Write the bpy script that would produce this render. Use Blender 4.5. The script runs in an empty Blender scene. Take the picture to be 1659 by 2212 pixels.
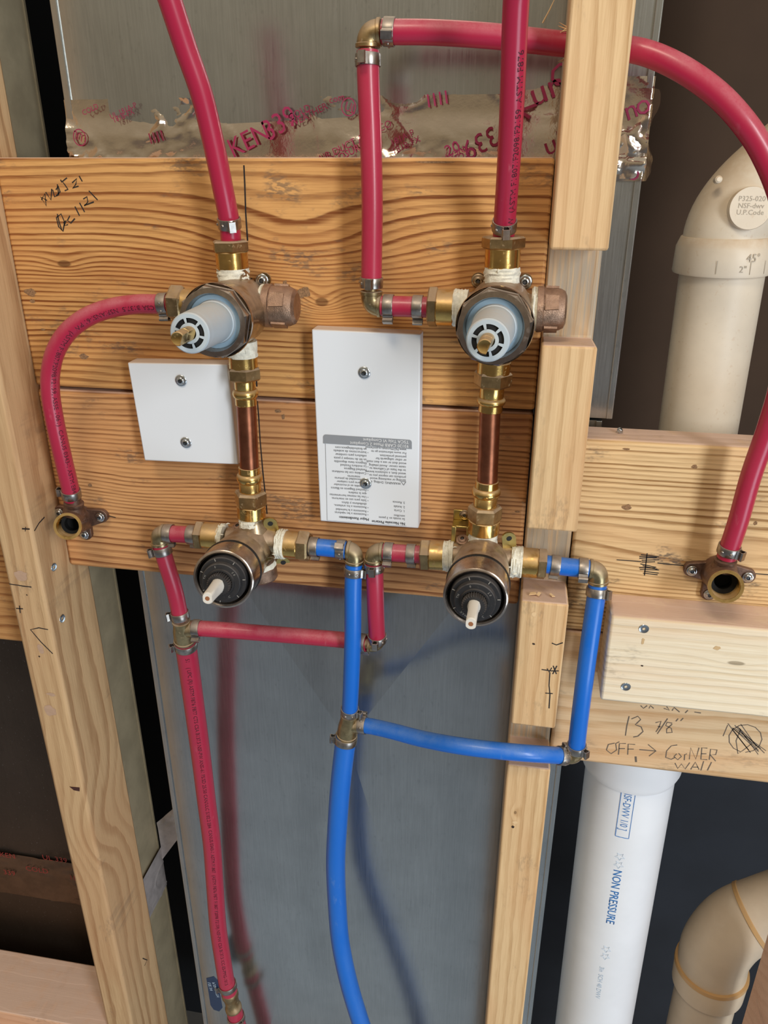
import bpy, bmesh, math, random
from math import sin, cos, pi, radians
from mathutils import Vector, Matrix, noise as mnoise
random.seed(7)
S = bpy.context.scene
COL = S.collection

# ------------------------------------------------------------------ camera, world, lights, exposure
W, H, F = 1659.0, 2212.0, 1697.0
TH, YA = radians(24.15), radians(10)
CAM = Vector((0, -.55, 1.5))
FW = Vector((-sin(YA)*cos(TH), cos(YA)*cos(TH), -sin(TH)))
RT = Vector((cos(YA), sin(YA), 0))
UP = RT.cross(FW)
cd = bpy.data.cameras.new('camera'); cam = bpy.data.objects.new('camera', cd); COL.objects.link(cam)
cd.sensor_fit = 'VERTICAL'; cd.sensor_height = 36; cd.lens = 36*F/H; cd.clip_start = .01
M = Matrix.Identity(4)
for i in range(3):
    M[i][0] = RT[i]; M[i][1] = UP[i]; M[i][2] = -FW[i]; M[i][3] = CAM[i]
cam.matrix_world = M
S.camera = cam
S.view_settings.view_transform = 'Standard'; S.view_settings.look = 'None'
S.view_settings.exposure = 0.0; S.view_settings.gamma = 1; S.view_settings.use_curve_mapping = False

wd = bpy.data.worlds.new('room_light'); S.world = wd; wd.use_nodes = True
nt = wd.node_tree; nt.nodes.clear()
tc = nt.nodes.new('ShaderNodeTexCoord'); sp = nt.nodes.new('ShaderNodeSeparateXYZ')
mr = nt.nodes.new('ShaderNodeMapRange'); mr.inputs[1].default_value = -1; mr.inputs[2].default_value = 1
cr = nt.nodes.new('ShaderNodeValToRGB'); bg = nt.nodes.new('ShaderNodeBackground'); wo = nt.nodes.new('ShaderNodeOutputWorld')
nt.links.new(tc.outputs['Generated'], sp.inputs[0]); nt.links.new(sp.outputs[2], mr.inputs[0])
nt.links.new(mr.outputs[0], cr.inputs[0]); nt.links.new(cr.outputs[0], bg.inputs[0]); nt.links.new(bg.outputs[0], wo.inputs[0])
WR = [(0, (.52, .60, .68)), (.10, (.38, .44, .50)), (.20, (.28, .315, .36)), (.33, (.15, .145, .15)), (.43, (.22, .18, .15)), (.54, (.42, .345, .235)), (.75, (.56, .48, .36)), (1, (.70, .66, .57))]
e = cr.color_ramp.elements
e[0].position = WR[0][0]; e[0].color = (*WR[0][1], 1); e[1].position = 1; e[1].color = (*WR[-1][1], 1)
for p_, c_ in WR[1:-1]:
    q_ = e.new(p_); q_.color = (*c_, 1)
bg.inputs[1].default_value = .70

def area(name, loc, target, sx, sy, power, col):
    l = bpy.data.lights.new(name, 'AREA'); l.shape = 'RECTANGLE'; l.size = sx; l.size_y = sy; l.energy = power; l.color = col
    o = bpy.data.objects.new(name, l); COL.objects.link(o); o.location = loc
    o.rotation_euler = (Vector(target)-Vector(loc)).to_track_quat('-Z', 'Y').to_euler(); return o
area('window_light', (1.3, -1.7, 1.9), (0, 0, 1.2), .34, 1.2, 30, (.93, .97, 1))
area('low_cool_fill', (1.35, -1.5, .35), (0, 0, 1.0), 1.0, .6, 11, (.72, .86, 1))  # added bluish fill from low in front, brightens the lower half
area('ceiling_lamp_light', (-.3, -1.2, 3.0), (0, 0, 1.3), .6, .4, 14, (1, .86, .66))

# ------------------------------------------------------------------ pixel helpers
def P(px, py, y):
    d = FW*F + RT*(px-W/2) - UP*(py-H/2)
    return CAM + d*((y-CAM.y)/d.y)
def PX(px, py, X):
    d = FW*F + RT*(px-W/2) - UP*(py-H/2)
    return CAM + d*((X-CAM.x)/d.x)

# ------------------------------------------------------------------ node expression helper
class NT:
    def __init__(s, name):
        s.m = bpy.data.materials.new(name); s.m.use_nodes = True; s.t = s.m.node_tree
        s.b = s.t.nodes['Principled BSDF']; g = s.t.nodes.new('ShaderNodeNewGeometry')
        s.pos = g.outputs['Position']; s.nor = g.outputs['Normal']
        x = s.t.nodes.new('ShaderNodeSeparateXYZ'); s.t.links.new(s.pos, x.inputs[0]); s.x, s.y, s.z = x.outputs
        n = s.t.nodes.new('ShaderNodeSeparateXYZ'); s.t.links.new(s.nor, n.inputs[0]); s.nz = n.outputs[2]; s.ny = n.outputs[1]; s.nx = n.outputs[0]
    def put(s, sock, v):
        if hasattr(v, 'links') or isinstance(v, bpy.types.NodeSocket): s.t.links.new(v, sock)
        else:
            try: sock.default_value = v
            except Exception: sock.default_value = (*v, 1)
    def m_(s, op, a, b=None, c=None):
        n = s.t.nodes.new('ShaderNodeMath'); n.operation = op; s.put(n.inputs[0], a)
        if b is not None: s.put(n.inputs[1], b)
        if c is not None: s.put(n.inputs[2], c)
        return n.outputs[0]
    def add(s, *a):
        r = a[0]
        for q in a[1:]: r = s.m_('ADD', r, q)
        return r
    def mul(s, a, b): return s.m_('MULTIPLY', a, b)
    def sub(s, a, b): return s.m_('SUBTRACT', a, b)
    def vec(s, x, y, z):
        n = s.t.nodes.new('ShaderNodeCombineXYZ'); s.put(n.inputs[0], x); s.put(n.inputs[1], y); s.put(n.inputs[2], z); return n.outputs[0]
    def noise(s, v, scale=1, detail=2, rough=.5):
        n = s.t.nodes.new('ShaderNodeTexNoise'); s.t.links.new(v, n.inputs['Vector']); n.inputs['Scale'].default_value = scale
        n.inputs['Detail'].default_value = detail; n.inputs['Roughness'].default_value = rough; return n.outputs['Fac']
    def step(s, v, a, b, lo=0, hi=1):
        n = s.t.nodes.new('ShaderNodeMapRange'); n.interpolation_type = 'SMOOTHSTEP'; s.put(n.inputs[0], v)
        for i, q in enumerate((a, b, lo, hi)): s.put(n.inputs[i+1], q)
        return n.outputs[0]
    def ramp(s, v, stops):
        n = s.t.nodes.new('ShaderNodeValToRGB'); s.t.links.new(v, n.inputs[0]); e = n.color_ramp.elements
        e[0].position, e[0].color = stops[0][0], (*stops[0][1], 1); e[1].position, e[1].color = stops[-1][0], (*stops[-1][1], 1)
        for p, c in stops[1:-1]:
            q = e.new(p); q.color = (*c, 1)
        return n.outputs[0]
    def mix(s, f, a, b):
        n = s.t.nodes.new('ShaderNodeMix'); n.data_type = 'RGBA'; s.put(n.inputs[0], f)
        s.put(n.inputs[6], a if not isinstance(a, tuple) else (*a, 1)); s.put(n.inputs[7], b if not isinstance(b, tuple) else (*b, 1)); return n.outputs[2]
    def out(s, col=None, rough=None, metal=None, bump=None, bs=.3, bd=.001, **k):
        if col is not None: s.put(s.b.inputs['Base Color'], col if not isinstance(col, tuple) else (*col, 1))
        if rough is not None: s.put(s.b.inputs['Roughness'], rough)
        if metal is not None: s.put(s.b.inputs['Metallic'], metal)
        for q, v in k.items(): s.put(s.b.inputs[q.replace('_', ' ')], v)
        if bump is not None:
            n = s.t.nodes.new('ShaderNodeBump'); n.inputs['Strength'].default_value = bs; n.inputs['Distance'].default_value = bd
            s.t.links.new(bump, n.inputs['Height']); s.t.links.new(n.outputs[0], s.b.inputs['Normal'])
        return s.m
def lin(r, g, b):
    f = lambda c: (c/255/12.92 if c/255 <= .04045 else ((c/255+.055)/1.055)**2.4)
    return (f(r), f(g), f(b))

# wood: u along the grain, v across, w into the board
def wood(name, light, dark, K=150, axis='x', seed=0, knots=(), warp=.9, contrast=1.0, low=1.3, dirt=.25, bump=.5, tilt=0.0, notch=False):
    n = NT(name)
    if axis == 'x': u, v, w = n.x, n.z, n.y
    else: u, v, w = n.z, n.x, n.y
    wv = n.vec(n.add(n.mul(u, low), seed), n.mul(v, 7), n.add(n.mul(w, 6), seed*1.7))
    f = n.add(n.mul(v, K), n.mul(w, K*.55), n.mul(u, tilt*K), n.mul(n.noise(wv, 1, 2, .55), K*.034*warp))
    # ring spacing varies over the board
    f = n.add(f, n.mul(n.m_('SINE', n.add(n.mul(v, 38), seed)), K*.008))
    f = n.add(f, n.mul(n.noise(n.vec(n.mul(u, 22), n.mul(v, 60), n.mul(w, 60)), 1, 3), .55))
    core = None
    for (ku, kv, ru, rv, B) in knots:
        du = n.m_('POWER', n.m_('ABSOLUTE', n.mul(n.sub(u, ku), 1/ru)), 2); dv = n.m_('POWER', n.m_('ABSOLUTE', n.mul(n.sub(v, kv), 1/rv)), 2)
        d2 = n.add(du, dv); g = n.m_('EXPONENT', n.mul(d2, -1.0))
        f = n.add(f, n.mul(g, B))
        if rv > .0125: continue
        c = n.m_('EXPONENT', n.mul(d2, -9.0)); core = c if core is None else n.m_('MAXIMUM', core, c)
    fr = n.m_('FRACT', f)
    late = n.mul(n.step(fr, .28, .74), n.sub(1.0, n.step(fr, .84, .95)))
    idx = n.m_('FLOOR', f)
    rv_ = n.noise(n.vec(n.mul(idx, .731), seed, 0), 1.3, 0)
    late = n.mul(late, n.step(rv_, .25, .7, .35, 1.0))
    fib = n.noise(n.vec(n.mul(u, 35), n.mul(v, 900), n.mul(w, 900)), 1, 3, .6)
    fin = n.noise(n.vec(n.mul(u, 9), n.mul(v, 420), n.add(n.mul(w, 420), seed)), 1, 2, .6)
    big = n.noise(n.vec(n.mul(u, 4), n.mul(v, 22), n.add(w, seed)), 1, 3, .55)
    mid = tuple(.55*a+.45*b for a, b in zip(light, dark))
    fac = n.add(n.mul(late, .85*contrast), n.mul(n.step(big, .35, .75), .28), n.mul(n.sub(fib, .5), 1.0), n.mul(n.sub(fin, .5), .7*contrast))
    col = n.ramp(fac, [(0, light), (.5, mid), (1, dark)])
    warm_ = n.step(n.noise(n.vec(n.mul(u, 3), n.mul(v, 13), n.add(w, seed*2.3)), 1, 3, .6), .45, .62)
    col = n.mix(n.mul(warm_, .28), col, tuple(min(1, q*k) for q, k in zip(mid, (1.02, .80, .72))))
    if notch:
        gz = n.mul(n.step(n.y, -.004, -.001), n.step(n.noise(n.vec(n.mul(u, 20), n.mul(v, 500), seed), 1, 3, .6), .35, .6, .25, .8))
        col = n.mix(gz, col, lin(176, 166, 150))
    if core is not None:
        col = n.mix(n.m_('MINIMUM', n.mul(n.step(core, .30, .62), n.add(.35, n.mul(fib, .7))), .85), col, tuple(q*.40 for q in dark))
    if dirt:
        dn = n.noise(n.vec(n.mul(u, 16), n.mul(v, 34), n.add(n.mul(w, 10), seed*3.1)), 1, 5, .65)
        fine = n.noise(n.vec(n.mul(u, 150), n.mul(v, 420), w), 1, 2, .6)
        col = n.mix(n.mul(n.mul(n.step(dn, .56, .68), n.step(fine, .40, .58)), dirt*2.4), col, lin(92, 82, 74))
    # sawdust and plaster dust lying on faces that look up
    up = n.mul(n.step(n.nz, .6, .95), n.step(n.noise(n.pos, 60, 4, .6), .25, .55, .55, .95))
    col = n.mix(up, col, lin(214, 184, 166))
    h = n.add(n.mul(late, -.6), n.mul(fib, .5))
    return n.out(col, .62, 0, h, bump, .0006, Specular_IOR_Level=.3)

def simple(name, col, rough=.5, metal=0, grain=0, gs=300, var=0, vs=40, dust=0, dustcol=None, bump=0, bscale=400, scratch=0, **k):
    n = NT(name); c = col
    if var:
        c = n.mix(n.step(n.noise(n.pos, vs, 4, .6), .3, .7), tuple(q*(1-var) for q in col), tuple(min(1, q*(1+var)) for q in col))
    r = rough
    met = metal
    if dust:
        dn = n.noise(n.pos, 90, 4, .65); d = n.mul(n.mul(n.step(n.nz, -.05, .75), n.step(dn, .15, .6)), dust)
        d = n.m_('MAXIMUM', d, n.mul(n.step(n.noise(n.pos, 260, 3, .6), .60, .72), dust*.45))
        c = n.mix(d, c, dustcol or lin(178, 150, 130)); r = n.add(rough, n.mul(d, .5)) if not hasattr(rough, 'links') else rough
        met = n.mul(n.sub(1.0, d), metal)
    b = None
    if bump: b = n.noise(n.pos, bscale, 3, .6)
    return n.out(c, r, met, b, bump, .0004, **k)

def pex(name, col, dust=.35, dc=None):
    n = NT(name)
    dn = n.noise(n.vec(n.mul(n.x, 1), n.mul(n.y, 1), n.mul(n.z, .35)), 70, 4, .65)
    d = n.mul(n.mul(n.step(n.nz, -.25, .85), n.step(dn, .1, .7)), dust)
    sm = n.mul(n.step(n.noise(n.vec(n.mul(n.x, 2.6), n.mul(n.y, 2.6), n.mul(n.z, .6)), 34, 5, .7), .60, .72), .28)
    d = n.m_('MAXIMUM', d, sm)
    fine = n.noise(n.pos, 900, 2, .5)
    d = n.mul(d, n.step(fine, .2, .6, .6, 1.0))
    c = n.mix(d, col, dc or tuple(.45*q+.42 for q in col))
    return n.out(c, n.add(.30, n.mul(d, .35)), 0, None, Specular_IOR_Level=.5, Coat_Weight=.12, Coat_Roughness=.12)

def duct_mat(name, col, rough=.26, warm=0):
    n = NT(name)
    st = n.noise(n.vec(n.mul(n.x, 900), n.mul(n.y, 900), n.mul(n.z, 26)), 1, 3, .6)
    cl = n.noise(n.vec(n.mul(n.x, 18), n.mul(n.y, 18), n.mul(n.z, 18)), 1, 4, .6)
    fl = n.step(n.noise(n.vec(n.mul(n.x, 2.2), n.y, n.z), 120, 4, .7), .58, .72)
    f = n.add(n.mul(st, .5), n.mul(cl, .5))
    c = n.ramp(f, [(.25, tuple(q*.80 for q in col)), (.75, tuple(min(1, q*1.15) for q in col))])
    c = n.mix(n.mul(fl, .35), c, tuple(q*.6 for q in col))
    dust = n.step(n.noise(n.pos, 420, 3, .7), .66, .72)
    c = n.mix(n.mul(dust, .25), c, (.75, .74, .72))
    return n.out(c, n.add(rough, n.mul(st, .12)), .94, st, .03, .0003)

MAT = {}
YL, YD = lin(222, 168, 104), lin(128, 72, 32)
MAT['board_up'] = wood('amber_pine_upper', YL, YD, 235, 'x', 3.1, [(-.1415, 1.4085, .016, .010, 3.4), (-.155, 1.445, .075, .03, 5.5), (-.335, 1.4305, .018, .008, 1.4), (-.075, 1.415, .05, .02, 2.0)], 1.0, 1.05)
MAT['board_low'] = wood('amber_pine_lower', lin(216, 162, 108), lin(124, 74, 40), 240, 'x', 8.4, [(-.30, 1.255, .05, .02, 1.5)], .8, .95)
MAT['board_left'] = wood('amber_pine_left_bay', lin(196, 146, 92), lin(140, 88, 46), 140, 'x', 5.5)
MAT['board_right'] = wood('pale_pine_right_bay', lin(232, 198, 148), lin(152, 112, 66), 240, 'x', 12.7, [(.16, 1.225, .12, .02, 3.2)], .7, .95, dirt=.35)
MAT['board_rlow'] = wood('pale_fir_lower_right', lin(226, 196, 156), lin(186, 142, 92), 60, 'x', 15.2, (), .9, .75, dirt=.1, tilt=-.06)
MAT['block'] = wood('white_pine_block', lin(240, 226, 200), lin(208, 182, 142), 120, 'x', 18.9, [(.17, 1.165, .02, .006, .7)], .6, .55, dirt=.12)
MAT['stud_r'] = wood('fir_stud_right', lin(226, 192, 146), lin(182, 140, 92), 150, 'z', 21.3, [(1.0, .022, .006, .004, .8)], .35, .7, dirt=.1, notch=True)
MAT['stud_l'] = wood('fir_stud_left', lin(206, 172, 130), lin(158, 118, 80), 105, 'z', 24.4, [(.9, -.384, .05, .03, 2.0)], 1.5, .75, low=2.0, dirt=.12)
MAT['plate_w'] = wood('pink_dusty_pine', lin(222, 178, 146), lin(190, 140, 106), 90, 'x', 30.3, (), .9, .4, dirt=.15)

MAT['red'] = pex('red_pex_plastic', lin(174, 34, 66), .6, lin(198, 126, 132))
MAT['blue'] = pex('blue_pex_plastic', lin(4, 104, 206), .40, lin(124, 156, 196))
MAT['brass'] = simple('polished_brass', lin(214, 176, 104), .2, 1, var=.12, vs=120, dust=.65, dustcol=lin(176, 148, 122), bump=.1)
MAT['brass_hex'] = simple('dull_brass', lin(176, 150, 108), .34, 1, var=.2, vs=160, dust=.75, dustcol=lin(172, 148, 126), bump=.15)
MAT['bronze'] = simple('cast_bronze', lin(152, 124, 104), .38, .85, var=.25, vs=220, dust=.45, dustcol=lin(172, 136, 116), bump=.7, bscale=1500)
MAT['olddark'] = simple('dark_aged_bronze', lin(112, 86, 72), .45, .7, var=.3, vs=200, dust=.35, dustcol=lin(150, 122, 106), bump=.35, bscale=1200)
MAT['fitting'] = simple('grey_brass_fitting', lin(168, 150, 112), .3, .95, var=.2, vs=150, dust=.8, dustcol=lin(160, 140, 120), bump=.08)
MAT['copper'] = simple('aged_copper', lin(150, 92, 66), .32, .95, var=.22, vs=90, bump=.12)
MAT['steel'] = simple('stainless_clamp_steel', lin(164, 156, 148), .30, 1, var=.15, vs=300, dust=.55, dustcol=lin(160, 144, 130))
MAT['steel_dark'] = simple('dark_gap', (.01, .01, .01), .7)
MAT['recess'] = simple('grey_drive_recess', lin(96, 98, 102), .35, .9)
MAT['zinc'] = simple('zinc_screw', lin(200, 206, 210), .2, 1)
MAT['chrome'] = simple('brown_nickel_ring', lin(178, 164, 152), .17, 1, var=.12, vs=200, dust=.22, dustcol=lin(160, 136, 120))
MAT['nickel'] = simple('worn_nickel', lin(172, 152, 122), .22, 1, var=.25, vs=160, dust=.6, dustcol=lin(160, 134, 120), bump=.12)
MAT['tape'] = simple('white_thread_tape', lin(226, 222, 206), .75, 0, var=.14, vs=300, bump=1.0, bscale=900)
MAT['grey'] = simple('blue_grey_plastic', lin(182, 194, 202), .42, 0, dust=.6, dustcol=lin(196, 190, 184), Specular_IOR_Level=.4)
MAT['greyblue'] = simple('pale_blue_plastic_flange', lin(150, 178, 198), .4)
MAT['black'] = simple('black_valve_plastic', lin(38, 38, 40), .42, 0, dust=.30, dustcol=lin(120, 112, 108))
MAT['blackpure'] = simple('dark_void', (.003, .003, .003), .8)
MAT['rubber'] = simple('black_rubber', (.012, .012, .012), .5)
MAT['stemwhite'] = simple('ivory_plastic', lin(222, 216, 206), .45)
MAT['yellowzinc'] = simple('yellow_zinc_bracket', lin(190, 168, 104), .3, .9, var=.12, vs=120)
n_ = NT('white_primed_board'); MAT['white'] = n_.out(n_.mix(n_.mul(n_.step(n_.nz, .3, .9), .7), lin(228, 232, 238), lin(206, 182, 160)), .5)
MAT['whiteedge'] = MAT['white']
MAT['pvc'] = simple('white_pvc', lin(236, 240, 246), .38, 0, var=.03, vs=14)
MAT['pvc_old'] = simple('cream_pvc', lin(218, 206, 186), .42, 0, var=.04, vs=30, dust=.6, dustcol=lin(190, 158, 122))
MAT['pvc_tan'] = simple('tan_pvc', lin(206, 188, 164), .45, 0, var=.04, vs=30, dust=.25, dustcol=lin(186, 158, 130))
MAT['glue'] = simple('amber_solvent_cement', lin(196, 156, 106), .4)
MAT['duct'] = duct_mat('galvanised_steel', lin(186, 188, 186), .16)
MAT['duct2'] = simple('galvanised_steel_dull', lin(172, 158, 130), .5, .25, var=.12, vs=30, bump=.1)
MAT['panel'] = duct_mat('shade_darkened_metal', lin(92, 80, 70), .42)  # left bay shade and dark reflections painted into the metal colour
MAT['foil_dull'] = simple('shade_darkened_foil', lin(112, 92, 76), .38, .9, var=.15, vs=60, bump=.5, bscale=160)  # foil browned in its colour to imitate the shaded left bay
MAT['foil_soft'] = simple('soft_foil', lin(206, 196, 194), .38, .45, var=.15, vs=60, bump=.6, bscale=160)
MAT['foil'] = simple('aluminium_foil', lin(214, 200, 184), .16, 1, var=.06, vs=40, bump=.5, bscale=160)
MAT['ink_mag'] = simple('magenta_ink', lin(150, 34, 78), .6)
MAT['ink_black'] = simple('black_marker', lin(40, 34, 32), .7)
MAT['ink_pex'] = simple('dark_red_print', lin(66, 10, 24), .6)
MAT['ink_blue'] = simple('blue_ink', lin(52, 120, 190), .6)
MAT['ink_blue_pale'] = simple('pale_blue_ink', lin(176, 196, 216), .6)
MAT['ink_grey'] = simple('grey_label_ink', lin(96, 98, 102), .6)
MAT['banner'] = simple('grey_label_banner', lin(142, 146, 152), .5)
MAT['ink_white'] = simple('white_label_ink', lin(238, 238, 240), .5)
MAT['tag'] = simple('navy_tag', lin(40, 62, 96), .45)
MAT['walld'] = simple('dark_brown_sheathing', lin(66, 48, 34), .9, 0, var=.12, vs=6)
MAT['walldb'] = simple('dark_slate_sheathing', lin(34, 38, 46), .85, 0, var=.2, vs=6)
MAT['floor'] = simple('concrete_floor', lin(150, 150, 152), .8, 0, var=.1, vs=8)
MAT['chip'] = simple('wood_chip', lin(230, 196, 150), .7)
MAT['grime'] = simple('grey_brown_grime', lin(142, 108, 76), .9, 0, var=.35, vs=900)
MAT['stain'] = simple('pale_rust_stain', lin(204, 172, 128), .8)
MAT['plaster'] = simple('pinkish_plaster_smear', lin(186, 154, 130), .85, 0, var=.06, vs=200)
MAT['hole'] = simple('nail_hole', lin(48, 34, 26), .9)

# ------------------------------------------------------------------ object helpers
LOC = {}
def thing(name, label, cat, loc, group=None):
    o = bpy.data.objects.new(name, None); COL.objects.link(o); o.location = loc; o.empty_display_size = .02
    LOC[o.name] = Vector(loc); o['label'] = label; o['category'] = cat
    if group: o['group'] = group
    return o
def obj(name, bm, mats, parent=None, label=None, cat=None, group=None, kind=None, smooth=True, bevel=0, loc=None, angle=35):
    me = bpy.data.meshes.new(name)
    bmesh.ops.recalc_face_normals(bm, faces=bm.faces)
    if parent is not None: org = LOC[parent.name]
    else:
        if loc is None:
            c = Vector((0, 0, 0))
            for v in bm.verts: c += v.co
            c /= max(1, len(bm.verts)); c.z = min(v.co.z for v in bm.verts)
            org = c
        else: org = Vector(loc)
    for v in bm.verts: v.co -= org
    for f in bm.faces: f.smooth = smooth
    if smooth:
        for ed in bm.edges:
            if len(ed.link_faces) == 2 and ed.calc_face_angle(0) > radians(angle): ed.smooth = False
    bm.to_mesh(me); bm.free()
    for m in (mats if isinstance(mats, (list, tuple)) else [mats]): me.materials.append(MAT[m] if isinstance(m, str) else m)
    o = bpy.data.objects.new(name, me); COL.objects.link(o)
    if parent is not None: o.parent = parent
    else: o.location = org
    LOC[o.name] = org.copy()
    if bevel:
        b = o.modifiers.new('edge', 'BEVEL'); b.width = bevel; b.segments = 2; b.limit_method = 'ANGLE'; b.angle_limit = radians(40)
    if label: o['label'] = label
    if cat: o['category'] = cat
    if group: o['group'] = group
    if kind: o['kind'] = kind
    return o

def nb(): return bmesh.new()
def frame(d):
    d = Vector(d).normalized(); a = Vector((0, -1, 0)) if abs(d.y) < .9 else Vector((0, 0, 1))
    n = (a - d*a.dot(d)).normalized(); return n, d.cross(n)
def box(bm, a, b, mi=0):
    x0, y0, z0 = [min(p, q) for p, q in zip(a, b)]; x1, y1, z1 = [max(p, q) for p, q in zip(a, b)]
    v = [bm.verts.new(c) for c in ((x0, y0, z0), (x1, y0, z0), (x1, y1, z0), (x0, y1, z0), (x0, y0, z1), (x1, y0, z1), (x1, y1, z1), (x0, y1, z1))]
    for q in ((0, 3, 2, 1), (4, 5, 6, 7), (0, 1, 5, 4), (1, 2, 6, 5), (2, 3, 7, 6), (3, 0, 4, 7)):
        f = bm.faces.new([v[i] for i in q]); f.material_index = mi
    return v
def prism(bm, pts, d, mi=0):
    """polygon pts extruded by vector d"""
    a = [bm.verts.new(p) for p in pts]; b = [bm.verts.new(Vector(p)+Vector(d)) for p in pts]; n = len(a)
    bm.faces.new(a).material_index = mi; bm.faces.new(b[::-1]).material_index = mi
    for i in range(n): bm.faces.new((a[i], a[(i+1) % n], b[(i+1) % n], b[i])).material_index = mi
def lathe(bm, o, d, prof, n=32, mi=0, ref=None, cap0=True, cap1=True, rough=0, phase=0):
    """prof: (t along d in metres, r)"""
    o = Vector(o); d = Vector(d).normalized(); N, B = frame(d)
    if ref is not None: N = (Vector(ref)-d*Vector(ref).dot(d)).normalized(); B = d.cross(N)
    rings = []
    for k, (t, r) in enumerate(prof):
        rr = []
        for i in range(n):
            a = 2*pi*i/n+phase; q = r
            if rough: q = r*(1+rough*mnoise.noise(Vector((cos(a)*3, sin(a)*3, t*900+k*.7))))
            rr.append(bm.verts.new(o+d*t+N*(cos(a)*q)+B*(sin(a)*q)))
        rings.append(rr)
    for a, b in zip(rings, rings[1:]):
        for i in range(n): bm.faces.new((a[i], a[(i+1) % n], b[(i+1) % n], b[i])).material_index = mi
    if cap0 and prof[0][1] > 0: bm.faces.new(rings[0][::-1]).material_index = mi
    if cap1 and prof[-1][1] > 0: bm.faces.new(rings[-1]).material_index = mi
def smoothpath(pts, step=.004):
    pts = [Vector(p) for p in pts]
    if len(pts) == 2:
        n = max(2, int((pts[1]-pts[0]).length/step)); return [pts[0].lerp(pts[1], i/n) for i in range(n+1)]
    e = [pts[0]*2-pts[1]]+pts+[pts[-1]*2-pts[-2]]; out = []
    for i in range(1, len(e)-2):
        p0, p1, p2, p3 = e[i-1:i+3]; n = max(2, int((p2-p1).length/step))
        # centripetal parameterisation
        t0 = 0; t1 = t0+max(1e-6, (p1-p0).length**.5); t2 = t1+max(1e-6, (p2-p1).length**.5); t3 = t2+max(1e-6, (p3-p2).length**.5)
        for k in range(n):
            t = t1+(t2-t1)*k/n
            A1 = p0*((t1-t)/(t1-t0))+p1*((t-t0)/(t1-t0)); A2 = p1*((t2-t)/(t2-t1))+p2*((t-t1)/(t2-t1)); A3 = p2*((t3-t)/(t3-t2))+p3*((t-t2)/(t3-t2))
            B1 = A1*((t2-t)/(t2-t0))+A2*((t-t0)/(t2-t0)); B2 = A2*((t3-t)/(t3-t1))+A3*((t-t1)/(t3-t1))
            out.append(B1*((t2-t)/(t2-t1))+B2*((t-t1)/(t2-t1)))
    out.append(pts[-1]); return out
def tube(bm, path, r, n=24, mi=0, cap=True):
    N = None; rings = []
    for i, p in enumerate(path):
        T = (path[min(i+1, len(path)-1)]-path[max(i-1, 0)]).normalized()
        if N is None: N, _ = frame(T)
        N = (N-T*N.dot(T)).normalized(); B = T.cross(N); q = r[i] if isinstance(r, (list, tuple)) else r
        rings.append([bm.verts.new(p+N*(cos(2*pi*k/n)*q)+B*(sin(2*pi*k/n)*q)) for k in range(n)])
    for a, b in zip(rings, rings[1:]):
        for i in range(n): bm.faces.new((a[i], a[(i+1) % n], b[(i+1) % n], b[i])).material_index = mi
    if cap: bm.faces.new(rings[0][::-1]).material_index = mi; bm.faces.new(rings[-1]).material_index = mi

def text_mesh(s, size, align='LEFT'):
    cu = bpy.data.curves.new('t', 'FONT'); cu.body = s; cu.size = size; cu.resolution_u = 2; cu.align_x = align
    o = bpy.data.objects.new('t', cu); COL.objects.link(o)
    bpy.context.view_layer.update()
    me = bpy.data.meshes.new_from_object(o.evaluated_get(bpy.context.evaluated_depsgraph_get()))
    vs = [v.co.copy() for v in me.vertices]; fs = [tuple(p.vertices) for p in me.polygons]
    bpy.data.objects.remove(o); bpy.data.curves.remove(cu); bpy.data.meshes.remove(me)
    return vs, fs
def add_text(bm, s, size, fn, mi=0, align='LEFT', sx=1.0, shear=0):
    vs, fs = text_mesh(s, size, align)
    nv = [bm.verts.new(fn(v.x*sx+shear*v.y, v.y)) for v in vs]
    for f in fs:
        try: bm.faces.new([nv[i] for i in f]).material_index = mi
        except ValueError: pass
def plane_fn(o, u, v):
    o = Vector(o); u = Vector(u); v = Vector(v); return lambda a, b: o+u*a+v*b
def path_fn(path, s0, r, phi0=0, flip=False):
    L = [0]
    for a, b in zip(path, path[1:]): L.append(L[-1]+(b-a).length)
    def fn(a, b):
        s = (s0-a) if flip else (s0+a)
        b2 = b
        s = max(0, min(L[-1]-1e-6, s)); i = max(j for j in range(len(L)) if L[j] <= s); i = min(i, len(path)-2)
        t = (s-L[i])/(L[i+1]-L[i]); c = path[i].lerp(path[i+1], t)
        T = (path[min(i+2, len(path)-1)]-path[max(i-1, 0)]).normalized()
        if flip: T = -T
        toc = CAM-c; N = (toc-T*toc.dot(T)).normalized(); B = N.cross(T)
        ph = phi0+b2/r
        return c+(N*cos(ph)+B*sin(ph))*(r+.00012)
    return fn
def stroke(bm, pts, w=.0007, off=Vector((0, -1, 0)), mi=0):
    """a drawn line: thin flat ribbon lying on a surface"""
    pts = [Vector(p) for p in pts]; L = []; R = []
    for i, p in enumerate(pts):
        T = (pts[min(i+1, len(pts)-1)]-pts[max(i-1, 0)])
        if T.length < 1e-7: T = Vector((1, 0, 0))
        s = T.normalized().cross(off).normalized()*w*.5*(1+.25*mnoise.noise(p*800))
        L.append(bm.verts.new(p+s+off*.00015)); R.append(bm.verts.new(p-s+off*.00015))
    for i in range(len(pts)-1): bm.faces.new((L[i], L[i+1], R[i+1], R[i])).material_index = mi
def strokes(bm, polys, y, w=.0007, mi=0):
    for pl in polys: stroke(bm, [P(a, b, y) for a, b in pl], w, mi=mi)

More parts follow.
